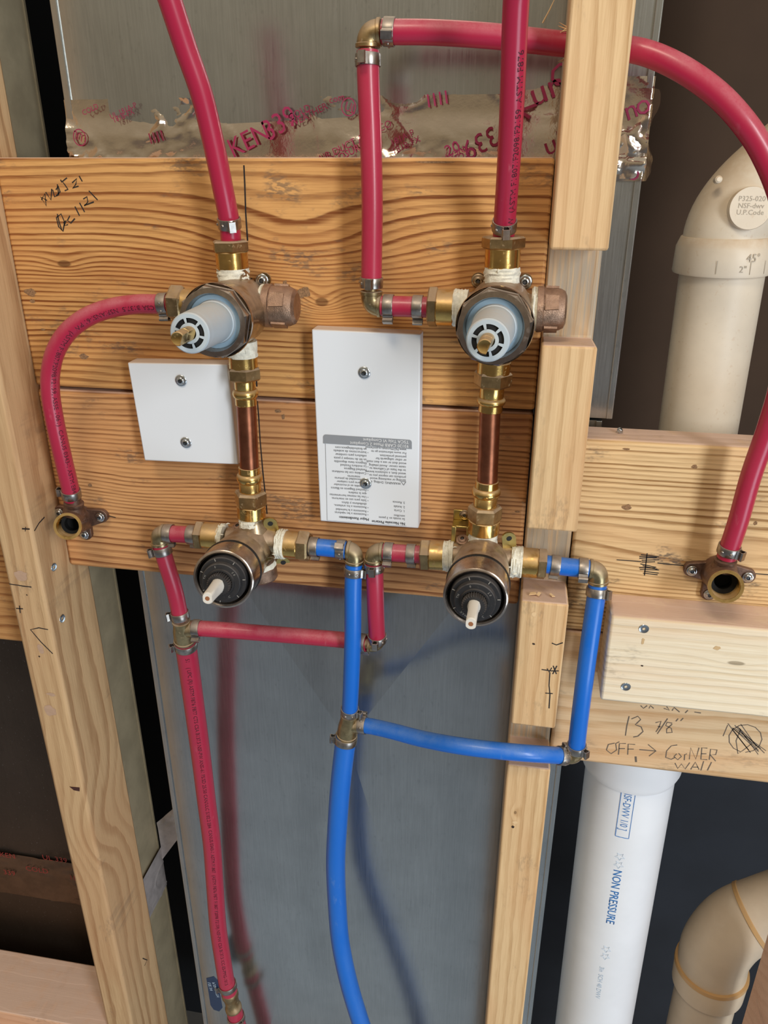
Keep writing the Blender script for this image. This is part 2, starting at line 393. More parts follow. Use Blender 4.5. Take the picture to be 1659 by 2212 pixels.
# ------------------------------------------------------------------ setting
bm = nb(); box(bm, (-2.0, .36, -.1), (.045, .40, 2.7)); obj('wall_back_left', bm, 'walldb', kind='structure', smooth=False)
bm = nb(); box(bm, (.045, .36, .90), (2.0, .40, 2.7)); obj('wall_back_upper_right', bm, 'walld', kind='structure', smooth=False)
bm = nb(); box(bm, (.045, .36, -.1), (2.0, .40, .90)); obj('wall_back_lower_right', bm, 'walldb', kind='structure', smooth=False)
bm = nb(); box(bm, (-2.0, -.25, -.05), (2.0, .36, 0)); obj('floor', bm, 'floor', kind='structure', smooth=False)

# ------------------------------------------------------------------ ducts
def duct_sheet(name, label, X0, X1, z0, z1, yf, cx, cz, rise, mat='duct', depth=.08, lip=True, tape=None):
    t = thing(name, label, 'duct', (X0, yf+depth/2, z0))
    bm = nb()
    c = [Vector((X0, yf, z0)), Vector((X1, yf, z0)), Vector((X1, yf, z1)), Vector((X0, yf, z1))]
    vs = [bm.verts.new(q) for q in c]; m = bm.verts.new((cx, yf-rise, cz)); bk = [bm.verts.new(q+Vector((0, depth, 0))) for q in c]
    for i in range(4):
        bm.faces.new((vs[i], vs[(i+1) % 4], m)); bm.faces.new((vs[i], bk[i], bk[(i+1) % 4], vs[(i+1) % 4]))
    bm.faces.new(bk[::-1])
    obj('duct_body', bm, mat, t, smooth=False)
    if lip:
        for x, s in ((X0, 1), (X1, -1)):
            bm = nb(); box(bm, (x-.0004, yf-.0016, z0), (x+s*.0045, yf+.0006, z1)); obj('seam', bm, mat, t, smooth=False, bevel=.0004)
    return t
cL = P(757, 1580, .04)
dlow = duct_sheet('sheet_metal_duct', 'wide galvanised duct face behind the long red and blue pipes, below the amber boards', -.3335, .0635, .15, 1.32, .040, cL.x, cL.z, .013)
dup = duct_sheet('sheet_metal_duct', 'galvanised duct section above the amber boards with printed foil tape across it', -.3375, .0705, 1.322, 2.1, .040, -.262, 1.515, .0025)
# narrow duct between the left stud and the dark gap: its side face and rounded front corner show
def duct_round(name, label, X0, X1, z0, z1, yf, yb):
    bm = nb(); r = .016; pts = [Vector((X0, yf, z0))]
    for k in range(9):
        a = k/8*pi/2; pts.append(Vector((X1-r+sin(a)*r, yf+r-cos(a)*r, z0)))
    pts += [Vector((X1, yb, z0)), Vector((X0, yb, z0))]
    prism(bm, pts, (0, 0, z1-z0)); box(bm, (X1-.003, yb-.0022, z0), (X1+.0010, yb+.0002, z1))
    return obj(name, bm, 'duct2', label=label, cat='duct', angle=50)
duct_round('sheet_metal_duct', 'dull narrow duct edge between the left stud and the dark gap, above its foil joint', -.418, -.3945, .7005, 2.1, .036, .100)
duct_round('sheet_metal_duct', 'dull narrow duct edge between the left stud and the dark gap, below its foil joint', -.418, -.3930, .15, .700, .036, .100)
bm = nb(); box(bm, (-1.3, .060, .15), (-.42, .10, 2.1)); obj('metal_panel', bm, 'panel', label='metal panel at the back of the left bay, shade painted into its brown', cat='metal panel', smooth=False)

# crumpled foil tape: a wrinkled grid
def foil(name, label, X0, X1, z0, z1, y, amp, parent=None, nx=150, nz=26, top_fn=None, bot_fn=None, seed=0, fold=None, curl=None, cat='tape', group=None):
    bm = nb(); g = []
    for i in range(nx+1):
        row = []
        for j in range(nz+1):
            s, t = i/nx, j/nz; x = X0+(X1-X0)*s
            a = z0+(bot_fn(x) if bot_fn else 0); b = z1+(top_fn(x) if top_fn else 0); z = a+(b-a)*t
            v = Vector((x*38+seed, z*60, seed)); r = 0
            for o_ in range(3):
                q = 1-abs(mnoise.noise(v*(1.9**o_)))*2.6; r += max(0, q)**3*(.6**o_)
            m = max(0, mnoise.noise(Vector((x*14+seed*2, z*16, 4.4)))+.12)*1.8
            crease = max(0, 1-abs(mnoise.noise(Vector((x*16+z*26+seed, z*20-x*9, seed*.3))))*16)
            yy = y-.0006-amp*r*m-.0011*crease*(.5+.5*s)
            if fold: yy -= fold(x, z, s, t)
            row.append(bm.verts.new((x+(curl(s, t) if curl else 0), yy, z)))
        g.append(row)
    for i in range(nx):
        for j in range(nz): bm.faces.new((g[i][j], g[i+1][j], g[i+1][j+1], g[i][j+1]))
    return bm
def tfold(x, z, s, t):  # flange bar pushing out under the tape
    u = max(0, min(1, (1.531-z)/.018)); return .0026*u*u*(3-2*u)
tp = thing('foil_tape', 'strip of printed aluminium foil tape along the duct just above the amber boards', 'tape', (-.13, .039, 1.49))
zt = lambda x: .009*max(0, min(1, (x+.02)/.05)) + .0006*mnoise.noise(Vector((x*150, 0, 0)))
bm = foil('foil', '', -.3385, .0712, 1.4885, 1.5395, .0395, .0050, fold=tfold, top_fn=zt, seed=2.2)
obj('foil_sheet', bm, 'foil', tp, angle=60)
def foil_fn(px, py, ang, sc=1.0, y=.0335):
    o = P(px, py, y); a = radians(ang); u = Vector((cos(a), 0, sin(a))); v = Vector((-sin(a), 0, cos(a))); return plane_fn(o, u*sc, v)
bm = nb(); m_ = .0016
def ftext(s, px, py, size, ang=25, sx=1.0, y=.0335): add_text(bm, s, size, foil_fn(px, py, ang, 1, y), sx=sx)
ftext('KEN', 503, 342, .0175, 24, .95); ftext('339', 580, 306, .0190, 28, .9); ftext('COLD', 626, 262, .0062, 24); ftext('WEATHER', 630, 276, .0062, 24)
ftext('AIR DUCT AND CO', 690, 352, .0064, 24); ftext('CLOSURE SYS', 712, 358, .0064, 24)
ftext('UL 181A-P', 240, 258, .005, 20); ftext('181B-FX', 246, 266, .005, 20); ftext('COLD', 180, 250, .005, 20)
ftext('181A-P', 846, 316, .0058, 24); ftext('181B-FX', 850, 334, .0058, 24); ftext('com', 712, 224, .0062, 12)
ftext('20', 966, 340, .0105, 25); ftext('||||', 322, 306, .0075, 12, 1.6); ftext('||||', 920, 226, .0085, 10, 1.8)
ftext('339', 1066, 270, .0180, 207, .9); ftext('COLD', 1012, 322, .0056, 207); ftext('WEATHER', 1004, 312, .0056, 207)
ftext('un', 1152, 232, .021, 24, 1.1); ftext('O', 1194, 196, .019, 24, 1.1); ftext('ul', 1180, 338, .017, 24, 1.1); ftext('K', 1140, 262, .018, 60, 1.1)
def ring_flat(bm, c, r0, r1, n=32, sq=1.0, tilt=0):
    a = []; b = []
    for i in range(n):
        t = 2*pi*i/n; a.append(bm.verts.new(c+Vector((cos(t)*r0*sq, 0, sin(t)*r0)))); b.append(bm.verts.new(c+Vector((cos(t)*r1*sq, 0, sin(t)*r1))))
    for i in range(n): bm.faces.new((a[i], a[(i+1) % n], b[(i+1) % n], b[i]))
obj('printed_lettering', bm, 'ink_mag', tp, label='magenta printed words and numbers', smooth=False); bm = nb()
ring_flat(bm, P(753, 231, .0335), .0050, .0057, sq=.9); ftext('UL', 743, 238, .0082, -18, .8)
obj('printed_safety_mark', bm, 'ink_mag', tp, smooth=False); bm = nb()
ring_flat(bm, P(172, 297, .0335), .0050, .0057, sq=.9); ftext('UL', 180, 290, .0078, 160, .8)
obj('printed_safety_mark', bm, 'ink_mag', tp, smooth=False)
# tape end wrapped beyond the right stud
tp2 = thing('foil_tape', 'crumpled foil tape end wrapped around the duct edge right of the notched stud', 'tape', (.062, .038, 1.45))
def f2(x, z, s, t): return .002+.004*mnoise.noise(Vector((x*60, z*60, 3)))**2
def c2(s, t): return .004*sin(t*9)*s+.002*mnoise.noise(Vector((t*9, s*4, 0)))*s
bm = foil('foil', '', .042, .0735, 1.487, 1.5415, .0385, .0040, nx=34, nz=50, seed=7.7, fold=f2, curl=c2)
for v in [v for v in bm.verts if v.co.x > .0705]: v.co.y += (v.co.x-.0705)*2.2
obj('foil_sheet', bm, 'foil', tp2, angle=60)
bm = nb(); ftext('n', 1354, 262, .017, 24, 1.0, .0345); ftext('o', 1376, 252, .018, 20, 1.0, .0345); ftext('o', 1356, 392, .015, 12, 1.0, .0345)
obj('printed_lettering', bm, 'ink_mag', tp2, smooth=False)
# foil on the left duct joint (runs on into the left bay)
tp3 = thing('foil_tape', 'small crumpled foil patch on the narrow duct joint beside the left stud, low down', 'tape', (-.394, .07, .69))
bm = foil('foil', '', 0, .062, .671, .735, 0, .0035, nx=36, nz=36, seed=5.1)
for v in bm.verts: v.co = Vector((-.3915-v.co.y*.9, .0375+v.co.x, v.co.z))
obj('foil_sheet', bm, 'foil_soft', tp3, angle=60)
bm = foil('foil', '', -.391, -.345, .715, .775, .100, .002, nx=16, nz=18, seed=9.1, fold=lambda x, z, s, t: -.01*s, top_fn=lambda x: (x+.391)*1.0, bot_fn=lambda x: (x+.391)*1.5)
obj('loose_tab', bm, 'foil_soft', tp3, angle=60)
tp4 = thing('foil_tape', 'dull shade-darkened foil tape with faded red print across the panel in the left bay', 'tape', (-.6, .059, .68))
bm = foil('foil', '', -1.0, -.421, .665, .735, .0585, .002, nx=120, nz=20, seed=3.3)
obj('foil_sheet', bm, 'foil_dull', tp4, angle=60)
bm = nb()
for s_, px, py in (('KEN', 0, 1850), ('339', 8, 1888), ('COLD', 56, 1880), ('UL 339', 92, 1856), ('181', 150, 1900)):
    add_text(bm, s_, .011, plane_fn(P(px, py, .0562), Vector((1, 0, 0)), Vector((0, 0, 1))))
obj('printed_lettering', bm, simple('red_ink', lin(140, 44, 38), .6), tp4, smooth=False)

# ------------------------------------------------------------------ framing lumber
def board(name, label, cat, X0, X1, y0, y1, z0, z1, mat, bevel=.0022, cuts=6):
    bm = nb(); box(bm, (X0, y0, z0), (X1, y1, z1)); return obj(name, bm, mat, label=label, cat=cat, smooth=True, bevel=bevel, angle=30)
b_up = board('wood_blocking', 'upper amber pine board carrying both top valves, dates written at its left end', 'board', -.3762, .0118, 0, .031, 1.3372, 1.5015, 'board_up')
b_lo = board('wood_blocking', 'lower amber pine board under the seam, carrying both bottom valves', 'board', -.3762, .0112, 0, .031, 1.1765, 1.3345, 'board_low', .003)
b_le = board('wood_blocking', 'amber board in the bay left of the left stud, cut by the photo edge', 'board', -1.0, -.4095, 0, .031, 1.09, 1.30, 'board_left')
b_ru = board('wood_blocking', 'wide pale board in the right bay with the right outlet elbow on it', 'board', .0478, .2720, 0, .031, 1.1585, 1.3185, 'board_right', .0025)
b_rl = board('wood_blocking', 'lower pale board in the right bay with pencil notes about the corner wall', 'board', .0478, .2720, 0, .031, 1.0275, 1.1565, 'board_rlow', .003)
b_bk = board('wood_blocking', 'short whitish pine block screwed to the front of the right bay boards', 'board', .0785, .2720, -.035, -.0002, 1.1195, 1.1955, 'block', .002)
st_l = board('wall_stud', 'tall left wall stud with two screws in its side face', 'stud', -.4085, -.3764, -.040, .031, .15, 2.1, 'stud_l', .003)
# right stud with three notches: profile in y,z extruded along x
prof = [(.031, .15), (-.040, .15), (-.040, 1.0500), (0, 1.0190), (0, 1.0910), (-.040, 1.0910), (-.040, 1.2045), (.0005, 1.2015), (.0005, 1.2625), (-.040, 1.2625), (-.040, 1.3925), (.0005, 1.3895), (.0005, 1.4500), (-.040, 1.4500), (-.040, 2.1), (.031, 2.1)]
prof[3] = (0, 1.0475); prof[2] = (-.040, 1.0500)
bm = nb(); prism(bm, [Vector((.0122, a, b)) for a, b in prof], (.0346, 0, 0))
st_r = obj('wall_stud', bm, 'stud_r', label='notched right wall stud of pale fir with the red pipe passing through it', cat='stud', bevel=.0018, angle=30)
bm = nb(); box(bm, (-1.0, -.042, .30), (-.4095, .031, .5975))
for v in bm.verts:
    if v.co.z > .5: v.co.z += (v.co.y+.042)*-.5 if False else 0
obj('bottom_plate', bm, 'plate_w', label='pinkish dusty wood plate low in the left bay', cat='board', bevel=.002)
bm = nb(); box(bm, (-1.0, -.10, .2), (-.47, -.0425, .565)); obj('scrap_board', bm, 'board_left', label='yellow board edge in front of the dusty plate, bottom left corner', cat='board', bevel=.002)
b_fr = board('wall_stud', 'pale pink stud at the bottom right corner, mostly outside the photo', 'stud', .2725, .3075, -.040, .031, .15, 2.1, 'plate_w')

# ---- marks on lumber (parts of the boards)
bm = nb()
for q in ([(527, 357), (529, 400), (531, 460), (535, 520)], [(543, 600), (544, 640)], [(549, 760), (553, 800), (555, 835)]):
    strokes(bm, [q], 0, .0011); obj('pencil_line', bm, 'ink_black', b_up, smooth=False); bm = nb()
bm = nb()
strokes(bm, [
 [(90, 432), (97, 418), (100, 445), (88, 425), (102, 433)], [(99, 415), (110, 432), (112, 408)], [(114, 410), (118, 425), (127, 421), (124, 398)], [(121, 410), (126, 402), (130, 414), (122, 423)],
 [(145, 384), (135, 392), (141, 400), (147, 409), (140, 412)], [(131, 388), (134, 394)], [(156, 395), (166, 386), (164, 398), (157, 406), (170, 402)], [(171, 380), (178, 392)],
 [(124, 462), (128, 480), (134, 498), (127, 490), (122, 470), (132, 462), (140, 480), (136, 500)], [(137, 482), (143, 476), (139, 488), (147, 485)], [(151, 466), (146, 476), (153, 482), (162, 472)],
 [(162, 446), (172, 466)], [(172, 438), (183, 458)], [(180, 430), (188, 425), (190, 436), (182, 444), (203, 436)], [(192, 412), (211, 432)]], 0, .0009)
obj('pencil_marks', bm, 'ink_black', b_up, label='two handwritten dates', smooth=False)
bm = nb()
strokes(bm, [[(556, 866), (559, 900), (562, 950), (568, 1020), (575, 1085), (577, 1110)]], 0, .0010); obj('pencil_line', bm, 'ink_black', b_lo, smooth=False)
bm = nb(); strokes(bm, [[(222, 1118), (235, 1114), (250, 1118)]], 0, .0008)

obj('pencil_mark', bm, 'ink_black', b_lo, smooth=False)
bm = nb()
scr = []
for k in range(11):
    yy = 1198+k*4; scr.append([(1380+random.random()*14, yy), (1425-random.random()*12, yy+random.random()*10-2)])
scr += [[(1332, 1209), (1385, 1213)], [(1420, 1216), (1478, 1222)], [(1398, 1195), (1392, 1243)], [(1615, 1238), (1659, 1241)]]
strokes(bm, scr, 0, .0008)

obj('pencil_marks', bm, 'ink_black', b_ru, label='pencil scribble and line', smooth=False)
bm = nb()
strokes(bm, [[(1359, 1547), (1354, 1568), (1351, 1589)], [(1364, 1553), (1378, 1547), (1384, 1554), (1376, 1562), (1372, 1565), (1385, 1570), (1389, 1580), (1378, 1590), (1368, 1592)],
 [(1416, 1561), (1428, 1558), (1424, 1570), (1417, 1581)], [(1421, 1569), (1427, 1570)], [(1442, 1552), (1430, 1570), (1420, 1585)], [(1452, 1562), (1441, 1560), (1438, 1567), (1450, 1573), (1452, 1582), (1440, 1583), (1440, 1575), (1452, 1564)], [(1465, 1552), (1460, 1558)], [(1476, 1551), (1470, 1557)],
 [(1328, 1605), (1314, 1608), (1310, 1620), (1320, 1628), (1332, 1620), (1330, 1606), (1338, 1602)], [(1336, 1630), (1338, 1606), (1352, 1606)], [(1337, 1617), (1350, 1617)], [(1356, 1630), (1357, 1607), (1372, 1608)], [(1356, 1618), (1369, 1618)],
 [(1381, 1619), (1416, 1622)], [(1400, 1608), (1417, 1622), (1402, 1633)],
 [(1463, 1609), (1450, 1611), (1440, 1622), (1438, 1636), (1450, 1640), (1458, 1636)], [(1462, 1628), (1456, 1634), (1464, 1641), (1472, 1634), (1466, 1627)], [(1478, 1642), (1479, 1630), (1484, 1628)], [(1489, 1640), (1492, 1615), (1503, 1640), (1510, 1615)],
 [(1528, 1616), (1516, 1615), (1514, 1640), (1528, 1641)], [(1515, 1628), (1526, 1628)], [(1532, 1641), (1535, 1618), (1549, 1620), (1546, 1630), (1534, 1630), (1546, 1644)],
 [(1458, 1648), (1464, 1660), (1472, 1650), (1480, 1661), (1490, 1647)], [(1492, 1662), (1502, 1646), (1510, 1662)], [(1497, 1657), (1508, 1657)], [(1520, 1644), (1514, 1664)], [(1537, 1646), (1528, 1664)],
 [(1384, 1524), (1390, 1530), (1398, 1524)], [(1402, 1530), (1405, 1524), (1412, 1530)], [(1434, 1530), (1446, 1534), (1440, 1526)], [(1452, 1535), (1456, 1528), (1468, 1538)], [(1486, 1534), (1480, 1540)], [(1500, 1538), (1514, 1540)]], 0, .0009)
loop = [[(1570+40*random.random(), 1562+14*random.random()), (1612+45*random.random(), 1612+20*random.random())] for k in range(9)]
loop += [[(1580+60*sin(t*.5)*.6+30, 1595+30*cos(t*.5)) for t in range(13)], [(1600, 1575), (1590, 1600), (1594, 1628), (1606, 1620), (1624, 1606)], [(1572, 1566), (1562, 1590)]]
strokes(bm, loop, 0, .0007); strokes(bm, [[(1373, 1634), (1374, 1646)]], 0, .0018)
obj('pencil_marks', bm, simple('soft_pencil', lin(104, 92, 80), .7), b_rl, label='handwritten numbers, words and arrow in pencil', smooth=False)
bm = nb()
for q in ([[(1192, 1389), (1202, 1393), (1216, 1388)]], [[(1170, 1446), (1190, 1449), (1207, 1449)], [(1195, 1438), (1202, 1456)], [(1203, 1438), (1194, 1456)], [(1182, 1444), (1186, 1452), (1192, 1442)]], [[(1188, 1452), (1186, 1480), (1188, 1500), (1186, 1530)], [(1178, 1497), (1194, 1498)]]):
    strokes(bm, q, -.04, .0009); obj('pencil_mark', bm, 'ink_black', st_r, smooth=False); bm = nb()
for q in ([[(20, 1261), (30, 1263), (40, 1264), (50, 1266), (68, 1268)]], [[(35, 1314), (50, 1315)], [(42, 1308), (44, 1324)]], [[(104, 1360), (84, 1356), (66, 1360), (88, 1386), (114, 1412)]]):
    strokes(bm, q, -.04, .0010); obj('pencil_mark', bm, 'ink_black', st_l, smooth=False); bm = nb()
off = Vector((1, 0, 0))
for q in ([[(47, 1142), (64, 1143)], [(55, 1138), (54, 1148)]], [[(74, 1147), (84, 1130), (96, 1117)]], [[(308, 2070), (318, 2074), (312, 2086)]]):
    for pl in q: stroke(bm, [PX(a, b, -.3764) for a, b in pl], .0011, off)
    obj('pencil_mark', bm, 'ink_black', st_l, smooth=False); bm = nb()
bm = nb()
for px, py, w, h in ((161, 1704, 11, 5),):
    prism(bm, [P(px-w, py-h, -.0401), P(px+w, py-h+2, -.0401), P(px+w, py+h, -.0401), P(px-w*.1, py+h-2, -.0401)], (0, -.0002, 0))
obj('wood_knot', bm, simple('dark_knot', lin(70, 36, 30), .8), st_l, label='small dark knot', smooth=False)
# stains on the right stud notch and splinters by the drilled hole
t_sp = nb()
for k in range(16):
    a = P(1226+random.random()*4, 60+random.random()*75, -.012+random.random()*.02); b = a+Vector((-.004-.004*random.random(), -.003*random.random(), random.random()*.006-.003))
    tube(t_sp, [a+Vector((.002, 0, 0)), a, b], [.0006, .0005, .0001], 5)
tube(t_sp, [P(1172, 50, .02), P(1188, 20, .018), P(1200, -6, .02)], [.0005, .0004, .0002], 5)
obj('splinters', t_sp, 'chip', st_r, label='torn splinters around the drilled hole')

# nail holes and grimy marks
def blob(bm, px, py, y, rx, ry, n=14, X=None):
    c = P(px, py, y) if X is None else PX(px, py, X); sd = px*.37+py; pts = []
    for i in range(n):
        a = 2*pi*i/n; k = 1+.45*mnoise.noise(Vector((cos(a)*1.6+sd, sin(a)*1.6, sd)))
        pts.append(c+(Vector((cos(a)*rx*k, -.00012, sin(a)*ry*k)) if X is None else Vector((.00012, cos(a)*rx*k, sin(a)*ry*k))))
    bm.faces.new([bm.verts.new(p) for p in pts])
def marks(parent, mat, lst, name='nail_hole'):
    for q in lst:
        bm = nb(); blob(bm, *q[:5], X=q[5] if len(q) > 5 else None); obj(name, bm, mat, parent, smooth=False)
marks(st_r, 'hole', [(1153, 1391, -.0401, .0009, .0009), (1108, 1786, -.0401, .0012, .0014)])
marks(st_r, 'chip', [(1153, 1327, -.0401, .0016, .0020), (1112, 1776, -.0401, .0022, .0016)], 'filler_spot')
marks(b_bk, 'hole', [(1387, 1438, -.0351, .0010, .0006)])
marks(b_bk, 'stain', [(1389, 1385, -.0351, .0010, .0030), (1549, 1400, -.0351, .0022, .0016)], 'rust_stain')
marks(st_l, 'hole', [(85, 1418, -.0401, .0008, .0008), (58, 1285, -.0401, .0007, .0007)])
marks(st_l, 'plaster', [(45, 1243, -.0401, .0055, .0050), (88, 1402, -.0401, .0026, .0050), (110, 1500, -.0401, .0040, .0016), (108, 1536, -.0401, .0060, .0060)], 'plaster_smear')
marks(b_up, 'grime', [(66, 632, -.0001, .0045, .0030), (70, 650, -.0001, .0022, .0014), (93, 712, -.0001, .0018, .0008), (616, 612, -.0001, .0016, .0022), (655, 632, -.0001, .0050, .0040), (940, 350, -.0001, .0120, .0006), (180, 770, -.0001, .0040, .0020)], 'dark_mark')
marks(b_lo, 'grime', [(600, 888, -.0001, .0030, .0012), (612, 900, -.0001, .0012, .0020), (195, 1048, -.0001, .0020, .0016), (1118, 1105, -.0001, .0020, .0008), (1130, 1085, -.0001, .0010, .0006)], 'dark_mark')
marks(b_ru, 'grime', [(1353, 970, -.0001, .0024, .0007), (1500, 1008, -.0001, .0022, .0016), (1354, 1096, -.0001, .0034, .0022), (1632, 1130, -.0001, .0012, .0016)], 'dark_mark')

# ------------------------------------------------------------------ screws
SCREWS = 'small screws in the framing and fittings'
def screw(c, d, label, r=.0042, mat='zinc', flat=False):
    t = thing('screw', label, 'screw', c)
    bm = nb(); d = Vector(d).normalized(); c = Vector(c)
    pr = [(-.010, .0014), (-.0002, .0016), (0, r*1.02), (.0004, r*1.04), (.0007, r*.98), (.0008, r*.74), (.0015, r*.66), (.0020, r*.50), (.0021, r*.34)] if not flat else [(-.010, .0014), (-.0012, .0016), (0, r*.9), (.0004, r), (.0006, r*.94), (.00035, r*.62), (.0004, r*.36)]
    lathe(bm, c, d, pr, 28, cap1=False); top = pr[-1][0]; rr = pr[-1][1]
    lathe(bm, c, d, [(top, rr), (top-.0011, rr*.8)], 4, 1, cap0=False)
    N, B = frame(d)
    for k in range(4):
        pass
    obj('screw_head', bm, [mat, mat], t, angle=50)
    bm = nb(); lathe(bm, c, d, [(top-.0011, rr*.78), (top-.0006, rr*.78)], 4); obj('drive_recess', bm, 'recess', t, smooth=False)
    return t
Y = Vector((0, -1, 0))
screw(P(391, 822, -.0158), Y, 'upper screw in the small white square board', flat=False)
screw(P(402, 956, -.0158), Y, 'lower screw in the small white square board')
screw(P(787, 805, -.0152), Y, 'upper screw in the tall white board, on its blank half')
screw(P(790, 1044, -.0152), Y, 'lower screw in the tall white board, through its printed text')
screw(P(1391, 1358, -.035), Y, 'upper screw in the short whitish pine block', .0036, flat=True)
screw(P(1352, 1483, -.035), Y, 'lower screw in the short whitish pine block', .0036, flat=True)
screw(PX(116, 1225, -.3764), (1, -.1, 0), 'upper screw in the side face of the left stud', .0036, flat=True)
screw(PX(134, 1336, -.3764), (1, -.1, 0), 'lower screw in the side face of the left stud', .0036, flat=True)
screw(P(1339, 930, .016), (.3, -.6, .7), 'screw tip poking from the top edge of the right bay board', .0022)

# ------------------------------------------------------------------ white boards
def plate(label, quad, th, chip=True):
    t = thing('white_trim_block', label, 'board', sum((P(a, b, -th) for a, b in quad), Vector())/4)
    q = [P(a, b, -th) for a, b in quad]; bm = nb(); prism(bm, q, (0, th-.0003, 0)); obj('board_body', bm, 'white', t, bevel=.0010, angle=30)
    return t
pl1 = plate('small square white board screwed on behind the left copper pipe', [(275, 783), (491, 787), (515, 1004), (312, 995)], .0155)
q2 = [(673, 711), (908.5, 722), (904, 1142), (691.5, 1126)]
pl2 = plate('tall white board with upside-down printed text between the two valve columns', q2, .0150)
# print, laid out from the bottom right corner (the board hangs upside down)
A, B_, C_, D_ = [P(a, b, -.01515) for a, b in q2]
U = (D_-C_).normalized(); V = (B_-C_).normalized()
V = Vector((0, 0, 1)); wid = (D_-C_).length
org = C_
def at2(px, py): return P(px, py, -.01525)
bm = nb()
rows = [('No Necesita Pintarse', 875, 1131, 1.35), ('Se instala en 3 pasos', 875, 1121.5, 1), ('sencillos:', 875, 1115, 1), ('1. Corta', 875, 1104, 1), ('2. Instala', 875, 1095.5, 1), ('3. Retoca', 875, 1086, 1),
 ('WARNING: Drilling, sawing,', 866, 1044.5, 1), ('sanding or machining wood', 877, 1038, 1), ('products can expose you to', 877, 1031, 1), ('wood dust, a substance known', 877, 1023.5, 1), ('to the State of California to', 877, 1016, 1), ('cause cancer. Avoid inhaling', 877, 1009, 1), ('wood dust or use a dust mask', 878, 1001.5, 1), ('or other safeguards for', 878, 994, 1), ('personal protection.', 878, 987, 1), ('For more information go to', 878, 979, .95), ('www.P65Warnings.ca.gov/wood', 878, 971.5, .95),
 ('Mejor Rendimiento', 797, 1121.5, 1.4), ('• Resistente a las rajaduras', 796, 1112, 1), ('• Resistente a la humedad', 796, 1105, 1), ('• Resistente a los arañazos,', 796, 1096.5, 1), ('abolladuras y daños', 792, 1089, 1), ('• Sólo para uso en interiores', 796, 1081.5, 1), ('• Use las mismas herramientas', 796, 1074, 1), ('que la madera', 792, 1066.5, 1), ('• Finished Elegance en Blanco', 796, 1059, 1), ('disponible en el mostrador', 792, 1051, .95), ('Texturas para cualquier', 790, 1044, .95), ('necesidad de pinturas', 780, 1036, .95), ('interiores', 778, 1030, 1), ('• Combina con las molduras', 796, 1023, 1), ('Finished Elegance', 792, 1015, 1), ('• La moldura Finished', 796, 1008, 1), ('Elegance tiene disponible', 792, 1000.5, 1), ('un kit de retoque y pasta', 792, 993, 1), ('selladora para combinar', 792, 985, 1), ('• Instrucciones de acabado', 796, 977.5, 1), ('en finishedelegance.com', 792, 970, 1)]
ua = (at2(703, 1000)-at2(889, 1012)).normalized()
ua = Vector((-1, 0, 0))
for s, px, py, k in rows:
    o_ = at2(px, py-4.6)
    add_text(bm, s, .00265*(1.06 if k > 1.2 else 1)*(k if k < 1.2 else 1.15), plane_fn(at2(px, py-2), ua, Vector((0, 0, -1))), sx=.92)
    if k > 1.2: add_text(bm, s, .00265*1.06*1.15, plane_fn(at2(px+.5, py-2), ua, Vector((0, 0, -1))), sx=.92)
tri = [at2(866.5, 1040), at2(877, 1040.5), at2(872, 1048)]
for i in range(3): stroke(bm, [tri[i], tri[(i+1) % 3]], .0003)
stroke(bm, [at2(703, 958), at2(705, 1040), at2(707, 1124)], .0002); stroke(bm, [at2(707, 1124), at2(800, 1131), at2(878, 1136)], .00015)
obj('printed_text', bm, 'ink_grey', pl2, smooth=False)
bm = nb(); pts = [at2(698, 957.5), at2(889.6, 970)]
for k in range(6): a = k/5*pi/2; pts.append(at2(883.5+6*cos(a), 956-6*sin(a)))
for k in range(6): a = k/5*pi/2; pts.append(at2(704-6*sin(a), 944.5-6*cos(a)))
prism(bm, pts, (0, -.00005, 0)); obj('printed_banner', bm, 'banner', pl2, smooth=False, label='grey banner with white lettering')
bm = nb(); yo = Vector((0, -.0002, 0))
add_text(bm, '93120 CARB Phase 2 Compliant', .0033, plane_fn(at2(883, 961)+yo, ua, Vector((0, 0, -1)))); add_text(bm, 'TSCA Title VI Compliant', .0033, plane_fn(at2(883, 952)+yo, ua, Vector((0, 0, -1))))
obj('banner_lettering', bm, 'ink_white', pl2, smooth=False)

